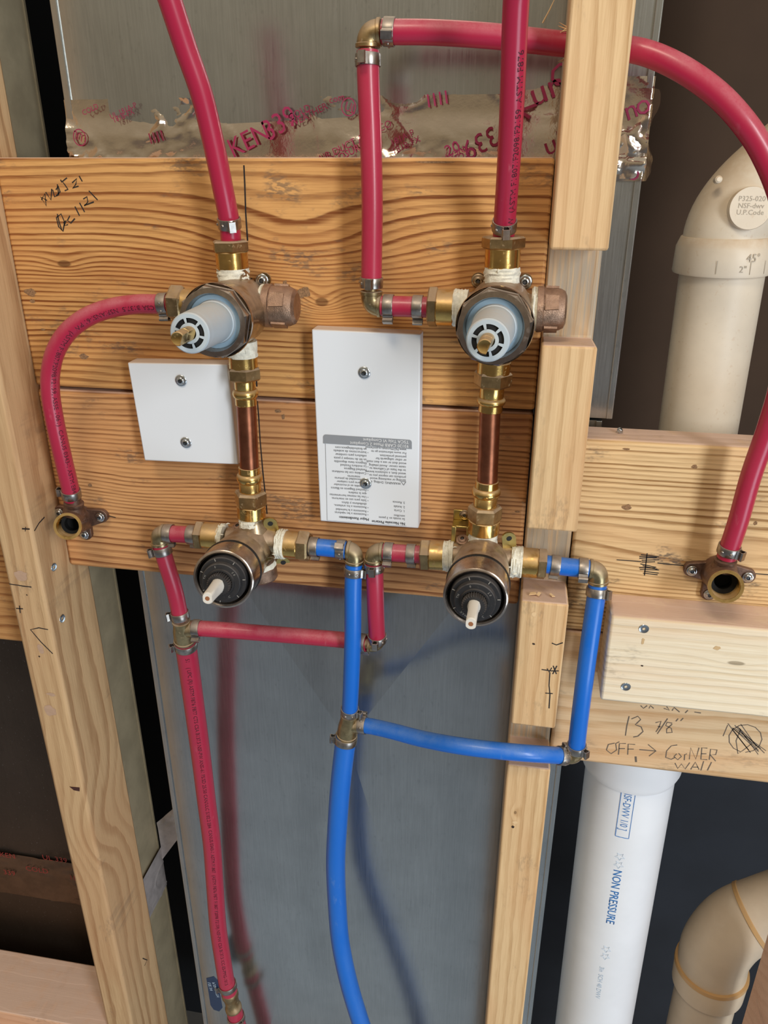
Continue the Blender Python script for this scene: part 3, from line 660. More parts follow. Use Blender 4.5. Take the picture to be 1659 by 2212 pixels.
# ------------------------------------------------------------------ plumbing parts
R1, R2 = .0068, .0092
def clamp(parent, c, d, ear=0.0, r=R1, w=.0066, flip=False):
    """crimped stainless clamp around a pipe at c, axis d, ear at angle (deg, 0 = facing camera side, measured round the axis)"""
    c = Vector(c); d = Vector(d).normalized(); rr = r+.0002; th = .0008
    toc = Y - d*Y.dot(d)
    if toc.length < .2: toc = Vector((0, 0, 1))-d*d.z
    N = toc.normalized(); Bq = d.cross(N)
    bm = nb(); lathe(bm, c-d*w/2, d, [(0, rr), (0, rr+th*.8), (.0004, rr+th), (w-.0004, rr+th), (w, rr+th*.8), (w, rr)], 40, cap0=False, cap1=False)
    a = radians(ear); E = N*cos(a)+Bq*sin(a); Tt = d.cross(E)
    # two little locking dimples
    for k in (1, 2):
        b = a+radians(45*k); En = N*cos(b)+Bq*sin(b); lathe(bm, c+En*(rr+th*.6), En, [(0, .0011), (.0006, .0009), (.0010, .0004)], 10)
    o = obj('pinch_clamp', bm, 'steel', parent, angle=40)
    bm = nb(); h = .0042; hw = .0026; t_ = .0007
    # folded ear: an omega strip
    out_ = [(-hw*1.1, .0), (-hw*.62, h*.30), (-hw, h*.75), (-hw*.8, h), (hw*.8, h), (hw, h*.75), (hw*.62, h*.30), (hw*1.1, 0)]
    inn = [(x_*(1-t_/hw), max(0, z_-t_*.9)) for x_, z_ in out_]
    base = c+E*(rr+th*.7)
    ring = [base+Tt*x_+E*z_-d*w/2 for x_, z_ in out_]+[base+Tt*x_+E*z_-d*w/2 for x_, z_ in inn[::-1]]
    n = len(out_); v0 = [bm.verts.new(p) for p in ring]; v1 = [bm.verts.new(p+d*w) for p in ring]
    for i in range(n-1):
        bm.faces.new((v0[i], v0[i+1], v0[2*n-2-i], v0[2*n-1-i])); bm.faces.new((v1[i+1], v1[i], v1[2*n-1-i], v1[2*n-2-i]))
    for i in range(2*n-1): bm.faces.new((v0[i], v0[i+1], v1[i+1], v1[i]))
    obj('clamp_ear', bm, 'steel', o, angle=40)
def hose(label, pix, mat, r=R1, clamps=(), texts=(), step=.004, group=None):
    """pix: (px,py,y) points; clamps: (fraction of px list start/end by metres from end, ear)"""
    raw = [P(*p) for p in pix]; path = smoothpath(raw, step)
    L = [0]
    for a, b in zip(path, path[1:]): L.append(L[-1]+(b-a).length)
    t = thing('pex_pipe', label, 'pipe', path[0] if path[0].z < path[-1].z else path[-1], group)
    bm = nb(); tube(bm, path, r, 28); obj('pipe_body', bm, mat, t)
    for s, ear in clamps:
        q = s if s >= 0 else L[-1]+s
        i = min(range(len(L)), key=lambda j: abs(L[j]-q)); i = max(1, min(len(path)-2, i))
        T = (path[i+1]-path[i-1]).normalized()
        k = max(0, min(len(L)-2, max(j for j in range(len(L)) if L[j] <= q))); c = path[k].lerp(path[k+1], (q-L[k])/(L[k+1]-L[k]))
        clamp(t, c, T, ear, r)
    if texts:
        bm = nb()
        for (s, size, s0, phi, flip, ink) in texts: add_text(bm, s, size, path_fn(path, s0, r, phi, flip), sx=1.05)
        obj('printed_text', bm, texts[0][5], t, smooth=False)
    return t, path

def elbow(label, a, c, b, r=.0069, name='elbow_fitting', mat='fitting'):
    """right-angle fitting; a,c,b = end, corner, end in world"""
    a, c, b = Vector(a), Vector(c), Vector(b); t = thing(name, label, 'pipe fitting', c)
    da, db = (a-c).normalized(), (b-c).normalized(); rad = .0062
    pts = [a]; s, e_ = c+da*rad, c+db*rad
    for k in range(11):
        u = k/10; pts.append(s*(1-u)**2+c*2*u*(1-u)+e_*u**2)
    pts.append(b); bm = nb(); tube(bm, pts, r, 28)
    for p, d in ((a, da), (b, db)):
        lathe(bm, p-d*.0026, d, [(0, r), (.0004, r+.0007), (.0022, r+.0007), (.0026, r)], 28, cap0=False, cap1=False)
        lathe(bm, p, d, [(0, r*.7), (.012, r*.7)], 20)
    obj('fitting_body', bm, mat, t)
    return t
def tee(label, a, b, c, br, ra=.0072, rb=.0088, rc=.0070, mat='fitting'):
    a, b, c, br = map(Vector, (a, b, c, br)); t = thing('tee_fitting', label, 'pipe fitting', c); bm = nb()
    tube(bm, [a, a.lerp(c, .5), c, c.lerp(b, .5), b], [ra, ra*1.02, (ra+rb)/2*1.05, rb, rb], 28)
    tube(bm, [c, c.lerp(br, .5), br], [rc, rc, rc], 28)
    for p, d, r in ((a, a-c, ra), (b, b-c, rb), (br, br-c, rc)):
        d = d.normalized(); lathe(bm, p-d*.002, d, [(0, r), (.0004, r+.0006), (.0018, r+.0006), (.002, r)], 28, cap0=False, cap1=False)
    obj('fitting_body', bm, mat, t); return t

ADG = None
def adapter(label, A, B, y, segs, name='brass_adapter'):
    """A,B pixel ends at depth y. segs: (partname, f0, f1, radius, sides, mat)"""
    a, b = P(*A, y), P(*B, y); d = (b-a); L = d.length; d.normalize()
    t = thing(name, label, 'pipe fitting', a if a.z < b.z else b)
    for (pn, f0, f1, r, n, mat) in segs:
        bm = nb(); l = (f1-f0)*L; o = a+d*(f0*L)
        if pn == 'hex_nut': lathe(bm, o, d, [(0, r*.90), (l*.14, r), (l*.86, r), (l, r*.90)], 6, phase=pi/6+.08)
        elif pn == 'thread_tape':
            k = 9; lathe(bm, o, d, [(l*i/k, r*(1+.06*mnoise.noise(Vector((i*1.7, r*900, f0*9))))) for i in range(k+1)], 40, rough=.09)
            for q in range(5):
                ang = random.random()*6.28; N, B2 = frame(d); e_ = N*cos(ang)+B2*sin(ang); s = o+d*(l*random.random())+e_*r*.97
                tube(bm, [s, s+e_*.0007+d*.0015, s+e_*.0005+d*.0032], [.0005, .0006, .0002], 5)
        elif pn == 'bead': lathe(bm, o, d, [(l*i/10, r*(.84+.16*sin(pi*i/10)**.6)) for i in range(11)], 36)
        else: lathe(bm, o, d, [(0, r*.96), (l*.05, r), (l*.95, r), (l, r*.97)], 36)
        obj(pn, bm, mat, t, angle=28)
    return t
YN = -.022
adapter('brass adapter on top of the upper left valve, red pipe entering from above', (497, 519), (506, 613), YN, [('hex_nut', 0, .27, .0128, 6, 'brass_hex'), ('sleeve', .25, .66, .0108, 36, 'brass'), ('thread_tape', .64, 1, .0108, 36, 'tape')])
adapter('brass adapter on the left side of the upper left valve behind the grey cartridge', (370, 655), (432, 659), YN, [('hex_nut', 0, .5, .0128, 6, 'brass_hex'), ('sleeve', .45, 1, .0108, 36, 'brass')])
adapter('brass adapter on top of the upper right valve, red pipe entering from above', (1088, 510), (1083, 612), YN, [('hex_nut', 0, .26, .0138, 6, 'brass_hex'), ('sleeve', .24, .66, .0113, 36, 'brass'), ('thread_tape', .64, 1, .0112, 36, 'tape')])
adapter('brass adapter on the left side of the upper right valve', (925, 663), (1010, 666), YN, [('hex_nut', 0, .25, .0132, 6, 'brass_hex'), ('sleeve', .22, .66, .0118, 36, 'brass'), ('thread_tape', .64, 1, .0118, 36, 'tape')])
adapter('brass adapter on the left side of the lower left valve, red stub entering', (426, 1155), (486, 1160), YN, [('hex_nut', 0, .28, .0122, 6, 'brass_hex'), ('sleeve', .26, .85, .0108, 36, 'brass'), ('thread_tape', .82, 1, .0106, 36, 'tape')])
adapter('brass adapter on the right side of the lower left valve, blue stub entering', (669, 1181), (600, 1174), YN, [('hex_nut', 0, .36, .0126, 6, 'brass_hex'), ('sleeve', .34, .76, .0108, 36, 'brass'), ('thread_tape', .74, 1, .0116, 36, 'tape')])
adapter('brass adapter on the left side of the lower right valve, red stub entering', (909, 1198), (980, 1201), YN, [('hex_nut', 0, .30, .0128, 6, 'brass_hex'), ('sleeve', .28, .72, .0112, 36, 'brass'), ('thread_tape', .7, 1, .0112, 36, 'tape')])
adapter('brass adapter on the right side of the lower right valve, blue stub entering', (1180, 1219), (1104, 1212), YN, [('hex_nut', 0, .26, .0122, 6, 'brass_hex'), ('sleeve', .24, .70, .0112, 36, 'brass'), ('thread_tape', .68, 1, .0118, 36, 'tape')])
# press fittings on the copper
adapter('brass press adapter above the left copper pipe, under the upper left valve', (522, 736), (532, 874), YN, [('thread_tape', 0, .24, .0106, 36, 'tape'), ('sleeve', .22, .42, .0102, 36, 'brass'), ('hex_nut', .40, .60, .0124, 6, 'brass_hex'), ('neck', .58, .78, .0076, 36, 'brass'), ('bead', .75, .885, .0094, 36, 'brass'), ('collar', .87, 1, .0079, 36, 'brass')])
adapter('brass press adapter below the left copper pipe, on the lower left valve', (545, 1142), (538, 1008), YN, [('thread_tape', 0, .24, .0100, 36, 'tape'), ('sleeve', .2, .4, .0110, 36, 'brass'), ('hex_nut', .38, .62, .0124, 6, 'brass_hex'), ('neck', .59, .78, .0083, 36, 'brass'), ('bead', .76, .9, .0099, 36, 'brass'), ('collar', .88, 1, .0080, 36, 'brass')])
adapter('brass press adapter above the right copper pipe, under the upper right valve', (1068, 780), (1059, 888), YN, [('sleeve', 0, .24, .0112, 36, 'brass'), ('hex_nut', .2, .49, .0130, 6, 'brass_hex'), ('neck', .47, .75, .0083, 36, 'brass'), ('bead', .72, .86, .0100, 36, 'brass'), ('collar', .85, 1, .0084, 36, 'brass')])
adapter('brass press adapter below the right copper pipe, on the lower right valve', (1042, 1180), (1052, 1038), YN, [('thread_tape', 0, .26, .0106, 36, 'tape'), ('sleeve', .22, .42, .0116, 36, 'brass'), ('hex_nut', .4, .63, .0124, 6, 'brass_hex'), ('neck', .6, .79, .0086, 36, 'brass'), ('bead', .77, .9, .0104, 36, 'brass'), ('collar', .88, 1, .0083, 36, 'brass')])
for A, B, lab in (((531.5, 868), (539, 1014), 'short vertical copper pipe on the left, over the square white board edge'), ((1059, 882), (1052.5, 1044), 'short vertical copper pipe on the right, beside the notched stud')):
    a, b = P(*A, YN), P(*B, YN); bm = nb(); lathe(bm, a, b-a, [(0, .0072), ((b-a).length, .0072)], 32); obj('copper_pipe', bm, 'copper', label=lab, cat='pipe')

# ---- valves
def cap_part(t, A, B, r):
    a, b = P(*A, YN), P(*B, YN); d = b-a; L = d.length; d.normalize()
    bm = nb(); lathe(bm, a, d, [(0, r*.86), (.0003, r), (L*.22, r*.995), (L*.24, r*.93), (L*.78, r*.90), (L*.93, r*.8), (L, r*.62)], 36)
    N, B2 = frame(d)
    for k in range(4):
        an = pi/4+k*pi/2+.3; e_ = N*cos(an)+B2*sin(an); s = d.cross(e_)
        c = a+d*L*.5+e_*r*.86
        prism(bm, [c-d*L*.22-s*r*.34, c+d*L*.22-s*r*.30, c+d*L*.22+s*r*.30, c-d*L*.22+s*r*.34], e_*r*.10)
    obj('end_cap', bm, 'bronze', t, angle=30)
    bm = nb(); lathe(bm, a-d*.0035, d, [(0, r*.85), (.0012, r*.93), (.0025, r*.9), (.004, r*.92)], 36, rough=.12); obj('thread_tape', bm, 'tape', t)
def lug(bm, c, u, v, w, h, th, hole=.0016):
    """rounded tab with a hole; c base centre, u width dir, v height dir"""
    u = Vector(u).normalized(); v = Vector(v).normalized(); n = u.cross(v)
    out_ = [c-u*w/2]+[c+v*(h-w/2)+u*(-cos(k/10*pi)*w/2)+v*(sin(k/10*pi)*w/2) for k in range(11)]+[c+u*w/2]
    hc = c+v*(h-w/2); prism(bm, out_, n*th)
    lathe(bm, hc-n*.0002, n, [(0, hole*1.3), (th+.0004, hole*1.3)], 16, 1)
def upper_valve(label, cpx, ring, tip, capA, capB, screws):
    c = P(*cpx, YN); a = P(*ring, -.0745); b = P(*tip, -.140); t = thing('shower_valve', label, 'valve', c)
    d = (b-a).normalized(); o = a-d*((a.y+.018)/d.y)   # point on the axis at y=-.018
    L = lambda y: (y-o.y)/d.y
    bm = nb()
    base = Vector((c.x, -.012, c.z))
    tube(bm, [base, base+Vector((0, -.008, 0)), o.lerp(a, .25), o.lerp(a, .6), a-d*.002], [.0185, .0205, .0215, .0208, .0208], 44)
    for v in ((1, 0, 0), (-1, 0, 0), (0, 0, 1), (0, 0, -1)):
        lathe(bm, c, v, [(0, .015), (.014, .0125), (.019, .0100), (.026, .0098)], 32)
    obj('valve_body', bm, 'nickel', t, angle=40)
    bm = nb(); A0 = L(-.069); A1 = L(-.0815)
    lathe(bm, o, d, [(A0, .0208), (A0+.0005, .0232), (A0+.003, .0236), (A0+.0045, .0232)], 56, cap0=False, cap1=False)
    lathe(bm, o, d, [(A0+.0045, .0232), (A0+.005, .0226), (A1-.0012, .0226), (A1, .0212)], 8, cap0=False, cap1=False, phase=.2)
    lathe(bm, o, d, [(A1, .0212), (A1+.0002, .0180), (A1-.004, .0170), (A1-.010, .0168)], 8 if False else 40, cap0=False, cap1=False, phase=.2)
    obj('retaining_nut', bm, 'chrome', t, angle=25)
    bm = nb(); F0 = A1-.006
    lathe(bm, o, d, [(F0-.004, .0172), (F0, .0172), (F0+.0008, .0165), (F0+.0010, .0140)], 44, cap0=False); obj('cartridge_flange', bm, 'greyblue', t)
    bm = nb(); e_ = L(-.1215)
    pr = [(F0, .0142), (F0+.002, .0134), (F0+.0035, .0132), (F0+.004, .0126)]
    k = 22; s0, s1 = F0+.006, e_-.006
    for i in range(k+1):
        u = i/k; rr = .0126-.0008*u; pr.append((s0+(s1-s0)*u, rr+(.0002 if i % 2 else 0)))
    pr += [(e_-.004, .0118), (e_-.0008, .0118), (e_, .0111), (e_, .0098)]
    lathe(bm, o, d, pr, 44, cap0=False, cap1=False)
    # face: ring with six slots
    N, B2 = frame(d); fc = o+d*e_
    def seg(r0, r1, a0, a1, dz, mi=0, n=6):
        q0 = []; q1 = []
        for i in range(n+1):
            an = a0+(a1-a0)*i/n; e1 = N*cos(an)+B2*sin(an); q0.append(bm.verts.new(fc+e1*r0+d*dz)); q1.append(bm.verts.new(fc+e1*r1+d*dz))
        for i in range(n): bm.faces.new((q0[i], q0[i+1], q1[i+1], q1[i])).material_index = mi
    seg(.0088, .0098, 0, 2*pi, 0, n=44)
    for k in range(6):
        a0 = k*pi/3+.15; seg(.0058, .0088, a0, a0+.20, 0, n=2); seg(.0058, .0088, a0+.20, a0+pi/3, -.0016, 1)
    seg(.0040, .0060, 0, 2*pi, 0, n=40)
    obj('cartridge', bm, ['grey', 'steel_dark'], t, angle=35)
    bm = nb(); ts = L(-.1405)
    lathe(bm, o, d, [(e_-.004, .0042), (ts-.0100, .0042), (ts-.0099, .00405), (ts-.0006, .00405), (ts, .0035), (ts-.0005, .0016)], 32)
    fl = (Vector((1, 0, -.35))-d*Vector((1, 0, -.35)).dot(d)).normalized()
    for v in bm.verts:
        q_ = v.co-o; tt_ = q_.dot(d); hh = q_.dot(fl)
        if tt_ > ts-.0105 and hh > .0022: v.co -= fl*(hh-.0022)
    # flat on the stem
    obj('stem', bm, 'brass', t, angle=30)
    cap_part(t, capA, capB, .0146)
    bm = nb()
    for (sx, sy) in screws:
        sc = P(sx, sy, -.011); dr = (c-sc); dr.y = 0; dr.normalize()
        lug(bm, Vector((sc.x, -.008, sc.z))+dr*.014, dr.cross(Y), -dr, .0095, .019, .002)
    obj('mounting_lug', bm, ['brass_hex', 'steel_dark'], t)
    return t
upper_valve('upper left valve, its grey cartridge pointing down left, dark steel nut', (512, 660), (466, 694), (384, 732), (574, 660), (642, 663), [(567, 606)])
upper_valve('upper right valve, its grey cartridge facing the camera, dark steel nut', (1079, 667), (1068, 706), (1047, 749), (1159, 668), (1223, 669), [(1033, 607), (1134, 609)])
screw(P(566, 606, -.0115), Y, 'screw in the lug above the cap of the upper left valve', .0045)
screw(P(1033, 607, -.0115), Y, 'screw left of the tape on top of the upper right valve', .0045, 'nickel')
screw(P(1134, 609, -.0115), Y, 'screw right of the tape on top of the upper right valve', .0045)

def lower_valve(label, cpx, lip, tip, right_lug, plug=True, bracket=None):
    c = P(*cpx, YN); a = P(*lip, -.0865); b = P(*tip, -.1215); t = thing('thermostatic_valve', label, 'valve', c)
    d = (b-a).normalized(); o = a-d*((a.y+.018)/d.y); L = lambda y: (y-o.y)/d.y
    bm = nb(); m0 = o+d*L(-.064)
    base = Vector((c.x, -.010, c.z-.004))
    tube(bm, [base, base+Vector((0, -.010, 0)), o+d*L(-.035), o+d*L(-.045), m0-d*.003, m0], [.016, .0185, .0198, .0208, .0212, .0208], 48)
    for v, l in (((1, 0, 0), .024), ((-1, 0, 0), .022), ((0, 0, 1), .020)):
        lathe(bm, c, v, [(0, .0135), (.012, .0115), (.016, .0096), (l, .0092)], 32)
    obj('valve_body', bm, 'nickel', t, angle=40)
    bm = nb(); g = L(-.0645); lathe(bm, o, d, [(g-.001, .0205), (g-.0012, .0222), (g, .0226), (g+.0014, .0222), (g+.0014, .0205)], 56, cap0=False, cap1=False); obj('rubber_ring', bm, 'rubber', t)
    bm = nb(); p0 = L(-.0662); p1 = L(-.0865)
    lathe(bm, o, d, [(p0, .0208), (p0, .0219), (p1-.0018, .0222), (p1-.0006, .0220), (p1, .0212), (p1+.0001, .0204), (p1-.0008, .0194), (p1-.008, .0192)], 60, cap0=False, cap1=False)
    obj('retaining_sleeve', bm, 'chrome', t, angle=30)
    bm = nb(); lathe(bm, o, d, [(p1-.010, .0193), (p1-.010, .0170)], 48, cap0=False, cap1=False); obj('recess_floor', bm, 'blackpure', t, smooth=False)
    bm = nb()
    e0 = p1-.010
    lathe(bm, o, d, [(e0, .0175), (p1+.0008, .0172), (p1+.0016, .0166), (p1+.0016, .0142), (p1+.0052, .0140), (p1+.0058, .0134), (p1+.0058, .0102), (p1+.0072, .0098), (p1+.0072, .0086)], 52, cap0=False, cap1=False)
    # markings
    N, B2 = frame(d)
    k = 30; r0, r1 = .0074, .0084; z0, z1 = p1+.004, p1+.0125; rr = []
    for z, sc in ((z0, 1), (z1-.0008, 1), (z1, .94), (z1, .6), (z1-.002, .55)):
        rr.append([bm.verts.new(o+d*z+(N*cos(pi*i/k)+B2*sin(pi*i/k))*((r1 if i % 2 else r0)*sc)) for i in range(2*k)])
    for q0, q1 in zip(rr, rr[1:]):
        for i in range(2*k): bm.faces.new((q0[i], q0[(i+1) % (2*k)], q1[(i+1) % (2*k)], q1[i]))
    obj('control_dial', bm, 'black', t, angle=30)
    bm = nb(); zz = p1+.0060
    for s, an in (('MAX', 2.6), ('0', .25), ('TH', 1.3), ('20', -.9), ('C', 3.6)):
        for i, ch in enumerate(s):
            aa = an-i*.16; e1 = -B2*cos(aa)+N*sin(aa) if False else (N*cos(aa)+B2*sin(aa)); tt = d.cross(e1)
            add_text(bm, ch, .0022, plane_fn(o+d*(zz)+e1*.0112, tt if False else -tt*-1, e1))
    for i in range(7):
        aa = i*.9+.3; e1 = N*cos(aa)+B2*sin(aa); tt = d.cross(e1); q = o+d*(p1+.0018)+e1*.0148
        prism(bm, [q-tt*.0003, q+tt*.0003, q+tt*.0003+e1*.002, q-tt*.0003+e1*.002], d*.0002)
    obj('dial_marks', bm, simple('grey_dial_marks', lin(150, 146, 140), .6), t, smooth=False)
    bm = nb(); q0 = p1+.010; q1 = L(-.1215)
    lathe(bm, o, d, [(q0, .0056), (q0+.004, .0052), (q1-.009, .0045), (q1-.0008, .0043), (q1, .0037)], 20)
    sd_ = (Vector((1, 0, 0))-d*d.x).normalized()
    for v in bm.verts:
        q_ = v.co-o; hh = q_.dot(sd_)
        if q_.dot(d) > q0+.0035 and abs(hh) > .0032: v.co -= sd_*(hh-math.copysign(.0032, hh))
    lathe(bm, o, d, [(q1+.0001, .0016), (q1-.0002, .0015)], 16, 1)
    obj('stem', bm, ['stemwhite', simple('rusty_screw_hole', lin(150, 96, 60), .6)], t, angle=35)
    if plug:
        bm = nb(); lathe(bm, Vector((c.x+.004, -.026, c.z-.012)), (0.12, 0, -1), [(0, .011), (.008, .011), (.009, .0120), (.018, .0116), (.0195, .0105)], 32); obj('bottom_plug', bm, 'bronze', t, angle=30)
        bm = nb(); lathe(bm, Vector((c.x+.0045, -.026, c.z-.0165)), (0.12, 0, -1), [(0, .0112), (.002, .0124), (.004, .0118)], 32, rough=.15); obj('thread_tape', bm, 'tape', t)
    bm = nb()
    for (px, py, h_) in right_lug:
        q = P(px, py, -.020); lug(bm, q, (1, .35, 0), (-.10, -.25, 1), .0105, h_, .0016)
    if right_lug: obj('mounting_lug', bm, ['yellowzinc', 'steel_dark'], t)
    if bracket:
        bm = nb(); x0, x1 = P(979, 1130, -.003).x, P(1022, 1130, -.003).x
        zt_, zb = P(990, 1101, -.004).z, P(990, 1180, -.004).z
        zm = P(990, 1122, -.004).z
        box(bm, (x0, -.0045, zm), (x1, -.0025, zt_)); box(bm, (x0, -.016, zm-.002), (x1, -.0025, zm))
        box(bm, (x0, -.0175, zb), (x0+.0035, -.0155, zm)); box(bm, (x1-.004, -.0175, zb), (x1, -.0155, zm)); box(bm, (x0, -.0175, zb), (x1, -.0155, zb+.006))
        obj('mounting_bracket', bm, 'yellowzinc', t, bevel=.0005)
    return t
lower_valve('lower left valve with black dial and ivory stem turned down left', (551, 1168), (482, 1252), (448, 1293), [(591, 1154, .0170), (612, 1214, .006)])
lower_valve('lower right valve with black dial and ivory stem facing down', (1040, 1203), (1027, 1292), (1017, 1348), [(1100, 1189, .0180)], plug=False, bracket=True)
screw(P(1004, 1112, -.0048), Y, 'screw at the top of the yellow bracket beside the lower right valve', .0040, 'nickel')
screw(P(999, 1166, -.020), (-.1, -.45, .9), 'brown washer screw at the foot of the yellow bracket of the lower right valve', .0045, 'bronze')
screw(P(514, 1138, -.020), (-.1, -.45, .9), 'brown screw on the top left shoulder of the lower left valve', .0045, 'bronze')

# ---- pipes
hose('long red pipe curving down from the top edge into the upper left valve', [(352, -45, -.060), (367, 0, -.057), (400, 101, -.050), (435, 202, -.043), (460, 304, -.036), (481, 405, -.030), (494, 472, -.025), (498, 505, -.023), (499, 530, -.022)], 'red', clamps=[(-.0145, -30)])
hose('red pipe arching left from the upper left valve down to the left outlet elbow', [(376, 656, -.022), (345, 657, -.022), (296, 657, -.023), (238, 666, -.026), (186, 686, -.029), (145.5, 718, -.031), (119.5, 760, -.032), (109, 806, -.032), (109, 849, -.032), (118, 907, -.031), (134, 980, -.028), (151, 1052, -.023), (156, 1078, -.021)], 'red',
     clamps=[(.0075, -75), (-.0055, 85)], texts=[('CSA B137.5  NSF/ANSI-61 PW  (ASTM F1807/F2098/F2159, ASSE 1061)  CANUS 0343-1 ASTM E84  CAN/ULC', .0048, .012, .15, False, 'ink_pex')])
t_, p_ = hose('red pipe with printed standards text dropping into the upper right valve', [(1119, -45, -.080), (1115, 0, -.076), (1106, 220, -.058), (1098, 367, -.042), (1091, 466, -.029), (1089, 495, -.025), (1087, 520, -.022)], 'red', clamps=[(-.0105, -10)],
     texts=[('B  S NSF/ANSI-61 PW  (ASTM F1807/F2098/F2159. ASTM F876', .0052, .1725, -.85, True, 'ink_pex')])
hose('red pipe from the top elbow through the notched stud, arching down to the right outlet', [(826, 68, -.020), (851, 69, -.020), (930, 70, -.018), (1060, 78, -.012), (1142, 87, -.008), (1226, 96, -.005), (1290, 101, -.006), (1369, 108, -.014), (1417, 122, -.018), (1478, 152, -.023), (1549, 203, -.027), (1606, 264, -.030), (1646, 325, -.030), (1688, 430, -.031), (1706, 560, -.031), (1704, 700, -.031), (1686, 830, -.030), (1660, 920, -.029), (1623, 1026, -.027), (1595, 1125, -.024), (1573, 1192, -.0215), (1570, 1203, -.021)], 'red', clamps=[(.0042, 15), (-.0065, -45)])
hose('straight vertical red pipe under the top elbow, left of the upper right valve', [(795, 110, -.020), (795, 152, -.021), (801, 304, -.022), (804, 439, -.022), (803, 560, -.022), (802, 622, -.022)], 'red', clamps=[(.0050, 10), (-.0035, 0)])
elbow('brass elbow at the top centre joining the vertical and horizontal red pipes', P(795, 104, -.020), P(795, 71, -.020), P(824, 69, -.020), mat='brass_hex')
elbow('small brass elbow at the foot of the straight vertical red pipe', P(802, 628, -.022), P(802, 660, -.022), P(824, 661, -.022), mat='fitting')
hose('short red stub between an elbow and the upper right valve', [(824, 661, -.022), (870, 662, -.022), (930, 664, -.022)], 'red', clamps=[(.0050, 60), (-.0085, 95)])

hose('short red stub between the left elbow and the lower left valve', [(357, 1152, -.022), (390, 1154, -.022), (428, 1156, -.022)], 'red', clamps=[(.0032, 95), (-.0050, 100)])
elbow('dusty elbow at the far left end of the lower left valve', P(357, 1152, -.022), P(342, 1152, -.022), P(347, 1176, -.022))
hose('short slanting red pipe from the dusty left elbow down to the red tee', [(347, 1176, -.022), (357, 1210, -.022), (377, 1275, -.020), (388, 1325, -.018), (391, 1338, -.018)], 'red', clamps=[(.0050, 60), (-.0040, 75)])
T1 = P(395, 1361, -.016)
tee('brass tee joining three red pipes at the lower left', P(391, 1340, -.018), P(399, 1383, -.013), T1, P(420, 1358, -.016))
hose('red cross pipe running right from the red tee behind the blue pipe', [(417, 1357, -.016), (443, 1358, -.016), (560, 1367, -.012), (680, 1377, -.010), (745, 1383, -.012), (792, 1390, -.016)], 'red', clamps=[(.0040, 45), (-.0030, 100)])
elbow('small shiny elbow at the right end of the red cross pipe', P(795, 1391, -.016), P(816, 1394, -.016), P(815, 1382, -.016), r=.0062)
hose('short vertical red pipe just right of the blue pipe, under the tall white board', [(815, 1386, -.016), (812, 1330, -.020), (810, 1260, -.022), (808, 1215, -.022)], 'red', clamps=[(.0040, 0), (-.0038, 0)])
elbow('brass elbow left of the lower right valve above the short red pipe', P(808, 1213, -.022), P(808, 1191, -.022), P(828, 1192, -.022))
hose('short red stub between an elbow and the lower right valve', [(828, 1192, -.022), (863, 1195, -.022), (912, 1198, -.022)], 'red', clamps=[(.0042, 40), (-.0085, 100)])
t_, p_ = hose('long thick red pipe running down from the red tee', [(400, 1386, -.012), (408, 1441, -.006), (423, 1550, .002), (435, 1640, .008), (446, 1730, .012), (457.5, 1821, .015), (464, 1910, .016), (471, 2002, .016), (480, 2065, .015), (489, 2122, .013)], 'red', R2, clamps=[(.0035, 55)],
     texts=[('51    ( UPC (R) ASTM F876 F877 CTS CSA B137.5 NSF-PW ANSI-61 FS/SD 25/50 CAN/ULC S102.2 E84  CANUS 0343-1 ASTM F1807  (ASTM F876 F877 F1807 F2098 F2159) NSF-PW CSA B137.5 ICC-ES-PMG-1015  CTS-OD SDR 9', .0050, .012, -.22, False, 'ink_pex')])

hose('short blue stub right of the lower left valve', [(664, 1180, -.022), (700, 1183, -.022), (748, 1188, -.022)], 'blue', clamps=[(.0055, 100), (-.0040, -40)])
elbow('brass elbow on top of the middle blue pipe', P(750, 1188, -.022), P(766, 1190, -.022), P(765, 1215, -.022))
hose('middle vertical blue pipe hanging from its elbow to the blue tee', [(765, 1217, -.022), (763, 1257, -.023), (762, 1364, -.024), (759, 1462, -.022), (756, 1523, -.018), (755, 1540, -.016)], 'blue', clamps=[(.0065, -75), (-.0032, -75)])
T2 = P(752, 1566, -.014)
tee('brass tee joining three blue pipes in the lower centre', P(755, 1543, -.015), P(749, 1588, -.013), T2, P(776, 1566, -.014))
hose('long thick blue pipe bowing down from the blue tee to the bottom edge', [(748, 1590, -.013), (745, 1612, -.014), (735.5, 1695, -.018), (729, 1780, -.020), (725, 1864, -.020), (728, 1948, -.020), (735, 2033, -.022), (752, 2117, -.026), (777, 2202, -.030), (812, 2300, -.033), (870, 2480, -.034), (900, 2700, -.03)], 'blue', R2, clamps=[(.0035, 75)])
hose('blue cross pipe sagging right from the blue tee across the stud', [(774, 1565, -.014), (802, 1569, -.016), (850, 1580, -.024), (907, 1595, -.034), (992, 1611, -.048), (1080, 1622, -.050), (1150, 1628, -.046), (1194, 1631, -.036), (1222, 1633, -.030)], 'blue', clamps=[(.0042, -110), (-.0040, -100)])
elbow('small elbow at the right end of the blue cross pipe', P(1223, 1633, -.030), P(1244, 1635, -.030), P(1245, 1620, -.030), r=.0062)
hose('right vertical blue pipe in front of the right bay boards', [(1245, 1622, -.030), (1247, 1598, -.031), (1262, 1474, -.032), (1275.5, 1373, -.028), (1288, 1287, -.024), (1291, 1262, -.022)], 'blue', clamps=[(.0040, 45), (-.0058, 50)])
elbow('dusty brass elbow on top of the right vertical blue pipe', P(1292, 1259, -.022), P(1294, 1232, -.022), P(1272, 1229, -.022))
hose('short blue stub right of the lower right valve', [(1176, 1218, -.022), (1229, 1225, -.022), (1273, 1229, -.022)], 'blue', clamps=[(.0080, 100), (-.0045, 25)])

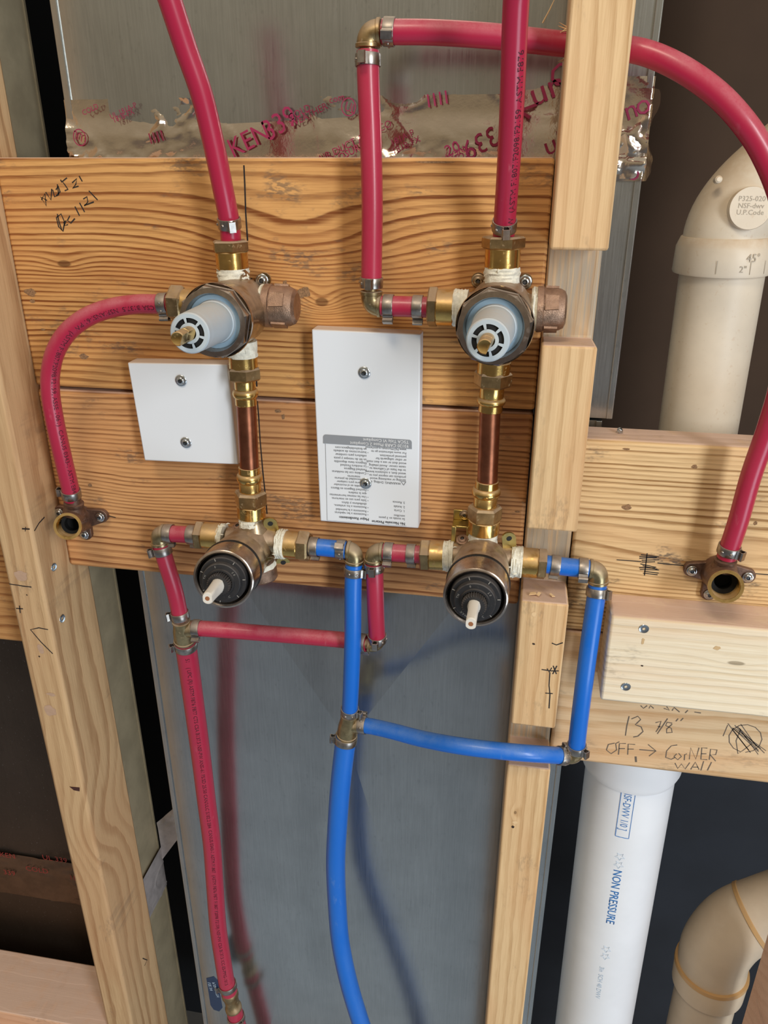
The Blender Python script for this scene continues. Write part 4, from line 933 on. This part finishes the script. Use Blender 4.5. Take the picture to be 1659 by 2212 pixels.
# coupling at the foot of the long red pipe, with its tag
cp = thing('brass_coupling', 'brass coupling at the bottom end of the long thick red pipe', 'pipe fitting', P(508, 2170, .012))
a, b = P(489, 2118, .013), P(517, 2225, .011); d = (b-a); L = d.length; d.normalize()
bm = nb(); lathe(bm, a, d, [(L*.22, .0092), (L*.24, .0096), (L*.30, .0096), (L*.33, .0086), (L*.42, .0080), (L*.50, .0086), (L*.52, .0096), (L*.56, .0096), (L*.58, .008)], 32); obj('fitting_body', bm, 'brass_hex', cp)
clamp(cp, a+d*L*.10, d, 60, .0094); clamp(cp, a+d*L*.74, d, -50, .0094)
bm = nb(); lathe(bm, a, d, [(0, .0091), (L*.26, .0091)], 32); lathe(bm, a, d, [(L*.55, .0091), (L*3.2, .0091)], 32); obj('pipe_stub', bm, 'red', cp)
tg = thing('printed_tag', 'dark navy tag with pale lettering beside the bottom coupling', 'tag', P(467, 2180, .008))
q = [P(446, 2112, .012), P(462, 2108, .010), P(470, 2116, .008), P(481, 2176, .006), P(474, 2184, .006), P(462, 2180, .008), P(455, 2170, .010)]
bm = nb(); prism(bm, q, (0, -.0008, 0)); obj('tag_body', bm, 'tag', tg, bevel=.0003)
bm = nb(); u = (P(474, 2172, .0058)-P(455, 2112, .0095)).normalized()
vv = Y.cross(u)*-1
for i, s in enumerate(('PUSH DEPTH', 'USE 3/4')):
    add_text(bm, s, .0052, plane_fn(P(465-i*10, 2120, .0082)+Vector((0, -.0012, 0)), u, u.cross(Y)), sx=.75)
obj('tag_lettering', bm, 'ink_blue_pale', tg, smooth=False)

# ---- outlet elbows (drop ear)
def drop_ear(label, mouth, ym, base, neck, ears, sl, rs=1.0):
    m = P(*mouth, ym); b = P(*base, -.004); t = thing('outlet_elbow', label, 'pipe fitting', b)
    d = (m-b).normalized(); L = (m-b).length; bm = nb()
    r = .0104*rs; ri = .0086*rs
    pr = [(0, r*1.15), (L*.15, r*1.02), (L*.8, r), (L*.9, r*1.03), (L, r*1.03)]
    lathe(bm, b, d, pr, 40, cap1=False); lathe(bm, b, d, [(L-.0008, r*1.035), (L+.0001, r*1.03), (L+.0001, ri), (L-.001, ri)], 40, 1, cap0=False, cap1=False)
    pr2 = []
    for i in range(17): pr2.append((L-.001-i*.0008, ri-(.0004 if i % 2 else 0)))
    lathe(bm, b, d, pr2, 40, 1, cap0=False, cap1=False); e = pr2[-1][0]
    lathe(bm, b, d, [(e, ri), (e-.0005, .006), (e-.010, .006)], 32, 2, cap0=False)
    n0 = P(*neck, -.021); c0 = b+d*L*.45; c0 = c0+(n0-c0).normalized()*.0086
    tube(bm, [c0, c0.lerp(n0, .5), n0], [.0090, .0080, .0068], 28); lathe(bm, n0, (n0-c0), [(-.002, .0075), (0, .0078), (.001, .0078), (.0015, .006), (.012, .0055)], 28)
    obj('elbow_body', bm, ['olddark', 'brass', 'blackpure'], t, angle=40)
    bm = nb(); cb = Vector((b.x, -.0002, b.z)); hull = []
    for (ex, ey) in ears:
        q = P(ex, ey, -.0055); q.y = -.0002; v = (q-cb); w = v.cross(Y).normalized(); v1 = v.normalized()
        pts = [cb-w*.010-v1*.003]+[q+(w*(-cos(k/8*pi))+v1*sin(k/8*pi))*.0058 for k in range(9)]+[cb+w*.010-v1*.003]
        prism(bm, pts, (0, -.0042, 0))
    lathe(bm, cb, Y, [(0, .0118), (.0050, .0112), (.0062, .0105)], 32)
    obj('mounting_ears', bm, 'olddark', t, bevel=.0006)
    for (ex, ey), s in zip(ears, sl): screw(P(ex, ey, -.0048), Y, s, .0040)
    return t
drop_ear('dark bronze outlet elbow at the foot of the left arching red pipe', (146, 1137), -.040, (172, 1121), (159.5, 1088), [(216, 1117), (182, 1155), (128, 1108)],
    ['screw in the right ear of the left outlet elbow', 'screw in the bottom ear of the left outlet elbow', 'screw in the left ear of the left outlet elbow, half hidden'])
drop_ear('dark bronze outlet elbow at the foot of the right red pipe, above the whitish block', (1568, 1267), -.040, (1553, 1237), (1567, 1211), [(1495, 1233), (1616, 1247), (1532, 1284)],
    ['screw in the left ear of the right outlet elbow', 'screw in the right ear of the right outlet elbow', 'screw in the bottom ear of the right outlet elbow, mostly hidden'], 1.1)

# ------------------------------------------------------------------ drain pipes
def cyl_path(bm, pts, r, n=48, mi=0): tube(bm, smoothpath(pts, .006), r, n, mi)
wp = thing('drain_pipe', 'large white plastic drain pipe with blue lettering, bottom right', 'pipe', (.142, .085, .2))
x0 = .1335; top = Vector((x0, .088, 1.02)); bot = Vector((.1445, .088, .2))
bm = nb(); tube(bm, [top.lerp(bot, i/30) for i in range(31)], .0425, 64); obj('pipe_body', bm, 'pvc', wp)
bm = nb(); lathe(bm, Vector((x0-.0005, .088, .958)), (0, 0, 1), [(0, .0430), (.001, .0455), (.008, .0480), (.10, .0480)], 64); obj('coupling_hub', bm, 'pvc', wp, angle=30)
wpath = [Vector((x0, .088, .967)).lerp(bot, i/80) for i in range(81)]
bm = nb()
add_text(bm, 'NSF-DWV 1/0 ]', .0098, path_fn(wpath, .006, .0425, -.02, False), sx=.78)
f_ = path_fn(wpath, .003, .0425, -.02, False)
for a, b in (((0, -.003), (.062, -.003)), ((.062, -.003), (.062, .0095)), ((.062, .0095), (0, .0095)), ((0, .0095), (0, -.003))):
    n_ = 10; pts = [f_(a[0]+(b[0]-a[0])*i/n_, a[1]+(b[1]-a[1])*i/n_) for i in range(n_+1)]
    stroke(bm, pts, .0006, (CAM-pts[0]).normalized()*.5)
sfn = path_fn(wpath, .108, .0425, -.02, False); add_text(bm, 'NON PRESSURE', .0118, sfn, sx=.92); add_text(bm, 'NON PRESSURE', .0118, path_fn(wpath, .1083, .0425, -.02, False), sx=.92)
add_text(bm, 'M', .0118, path_fn(wpath, .345, .0425, -.02, False), sx=1.4)
obj('printed_text', bm, 'ink_blue', wp, smooth=False)
bm = nb()
for s0 in (.086, .097, .218, .229): 
    fn = path_fn(wpath, s0, .0425, -.02, False)
    pt = [fn(.004+.005*cos(k*pi/5)*(1 if k % 2 == 0 else .45), .004+.005*sin(k*pi/5)*(1 if k % 2 == 0 else .45)) for k in range(11)]
    stroke(bm, pt, .0005, (CAM-pt[0]).normalized()*.5)
add_text(bm, '3in  SCH 40 DWV', .007, path_fn(wpath, .25, .0425, -.02, False), sx=.95)
obj('faded_print', bm, 'ink_blue_pale', wp, label='faded stars and print', smooth=False)

vp = thing('vent_pipe', 'cream plastic vent pipe with forty-five degree elbow, upper right', 'pipe', (.147, .088, 1.2))
bm = nb(); tube(bm, [Vector((.1415, .088, 1.43)), Vector((.1435, .088, 1.30)), Vector((.1448, .088, 1.08))], .0298, 56); obj('pipe_body', bm, 'pvc_old', vp)
bm = nb(); hb = P(1558, 572, .055); hb = Vector((.1408, .088, 1.4235))
up_ = Vector((-.015, 0, 1)).normalized()
lathe(bm, hb, up_, [(0, .0300), (.0004, .0338), (.002, .0345), (.019, .0338), (.021, .0330), (.0255, .0312), (.026, .0305)], 64)
a = hb+up_*.024; dirs = Vector((.72, .05, .70)).normalized(); pts = [a]; ct = a+up_*.018
for i in range(1, 13):
    u = i/12; e2 = ct+dirs*.030; pts.append(a*(1-u)**2+ct*2*u*(1-u)+e2*u**2)
pts.append(ct+dirs*.20); tube(bm, pts, .0300, 56)
obj('elbow_fitting', bm, 'pvc_old', vp, angle=40)
bm = nb(); ch = P(1617, 450, .060); n_ = (CAM-Vector((.148, .088, 1.455))).normalized(); n_ = Vector((n_.x*.3+.10, -1, .12)).normalized()
ch = P(1620, 450, .0575); lathe(bm, ch+n_*-.006, n_, [(0, .0140), (.0072, .0140), (.0078, .0136)], 48); lathe(bm, ch+n_*.0015+Vector((0, 0, -.0105)), n_, [(0, .0018), (.0016, .0014)], 16)
nb2 = P(1551, 388, .0625); lathe(bm, nb2, n_, [(-.003, .0026), (.002, .0024), (.003, .0014)], 16)
obj('moulded_disc', bm, 'pvc_old', vp, angle=40)
bm = nb(); uu = Vector((1, 0, 0)); uu = (uu-n_*uu.dot(n_)).normalized(); vv = n_.cross(uu)*-1; vv = vv if vv.z > 0 else -vv
for s, dz in (('P325-020', .0045), ('NSF-dwv', .0000), ('U.P.Code', -.0042)): add_text(bm, s, .0046, plane_fn(ch+n_*.0020+vv*dz, uu, vv), align='CENTER')
hp = [hb+up_*(i*.003) for i in range(9)]
def hubfn(s, z): 
    return lambda a, b: hb+up_*(z+b)+Vector((sin((s+a)/.0345), -cos((s+a)/.0345), 0))*.0346
add_text(bm, '45°', .0078, hubfn(.0085, .0115)); add_text(bm, '2"', .0062, hubfn(.0045, .0045))
for s in (-.0105, .0125, .0255):
    f_ = hubfn(s, .003); stroke(bm, [f_(0, 0), f_(0, .004), f_(0, .009)], .0004, Vector((sin(s/.0345), -cos(s/.0345), 0)))
obj('moulded_marks', bm, simple('shadowed_relief', lin(168, 158, 142), .6), vp, smooth=False)

dp = thing('drain_elbow', 'tan plastic drain pipe and elbow in the bottom right corner', 'pipe', (.24, .10, .2))
a = P(1503, 2230, .11); c = P(1531, 2112, .11)
bm = nb(); tube(bm, smoothpath([P(1480, 2330, .11), a, P(1534, 2100, .11)], .01), .0335, 48); obj('pipe_body', bm, 'pvc_tan', dp)
bm = nb(); dd = (c-a).normalized(); lathe(bm, c-dd*.010, dd, [(0, .0340), (.0004, .0388), (.028, .0396), (.031, .0380)], 56)
pts = smoothpath([c+dd*.018, P(1548, 2045, .11), P(1592, 1996, .112), P(1660, 1968, .115), P(1760, 1935, .12)], .004); tube(bm, pts, .0368, 48)
obj('elbow_body', bm, 'pvc_tan', dp, angle=30)
bm = nb(); lathe(bm, c+dd*.018, dd, [(0, .0395), (.0008, .0402), (.005, .0396), (.0054, .0375)], 48)
obj('cement_ring', bm, 'glue', dp)
bm = nb(); pc = P(1622, 1982, .113); dq = (P(1700, 1955, .116)-P(1592, 1996, .112)).normalized(); lathe(bm, pc, dq, [(0, .0372), (.0005, .0380), (.0045, .0380), (.005, .0372)], 48)
obj('cement_ring', bm, 'glue', dp)

# ------------------------------------------------------------------ wood chips on the stud ledge
for k, (px, py, s) in enumerate(((1150, 1292, 1.2), (1163, 1290, 1.0), (1191, 1298, 1.0))):
    c = P(px, py, -.030); c.z = 1.2052; bm = nb(); a = k*1.1; u = Vector((cos(a), sin(a), .15))*.0022*s; v = Vector((-sin(a), cos(a), .1))*.0013*s
    prism(bm, [c-u-v, c+u-v*.6, c+u*.8+v, c-u*.7+v*.8], (0, 0, .0006)); obj('wood_chip', bm, 'chip', label=('curled', 'flat', 'outermost')[k]+' pale wood chip on the sawn ledge below the lower right valve', cat='wood chip', smooth=False, group='wood chips on the sawn stud ledge')
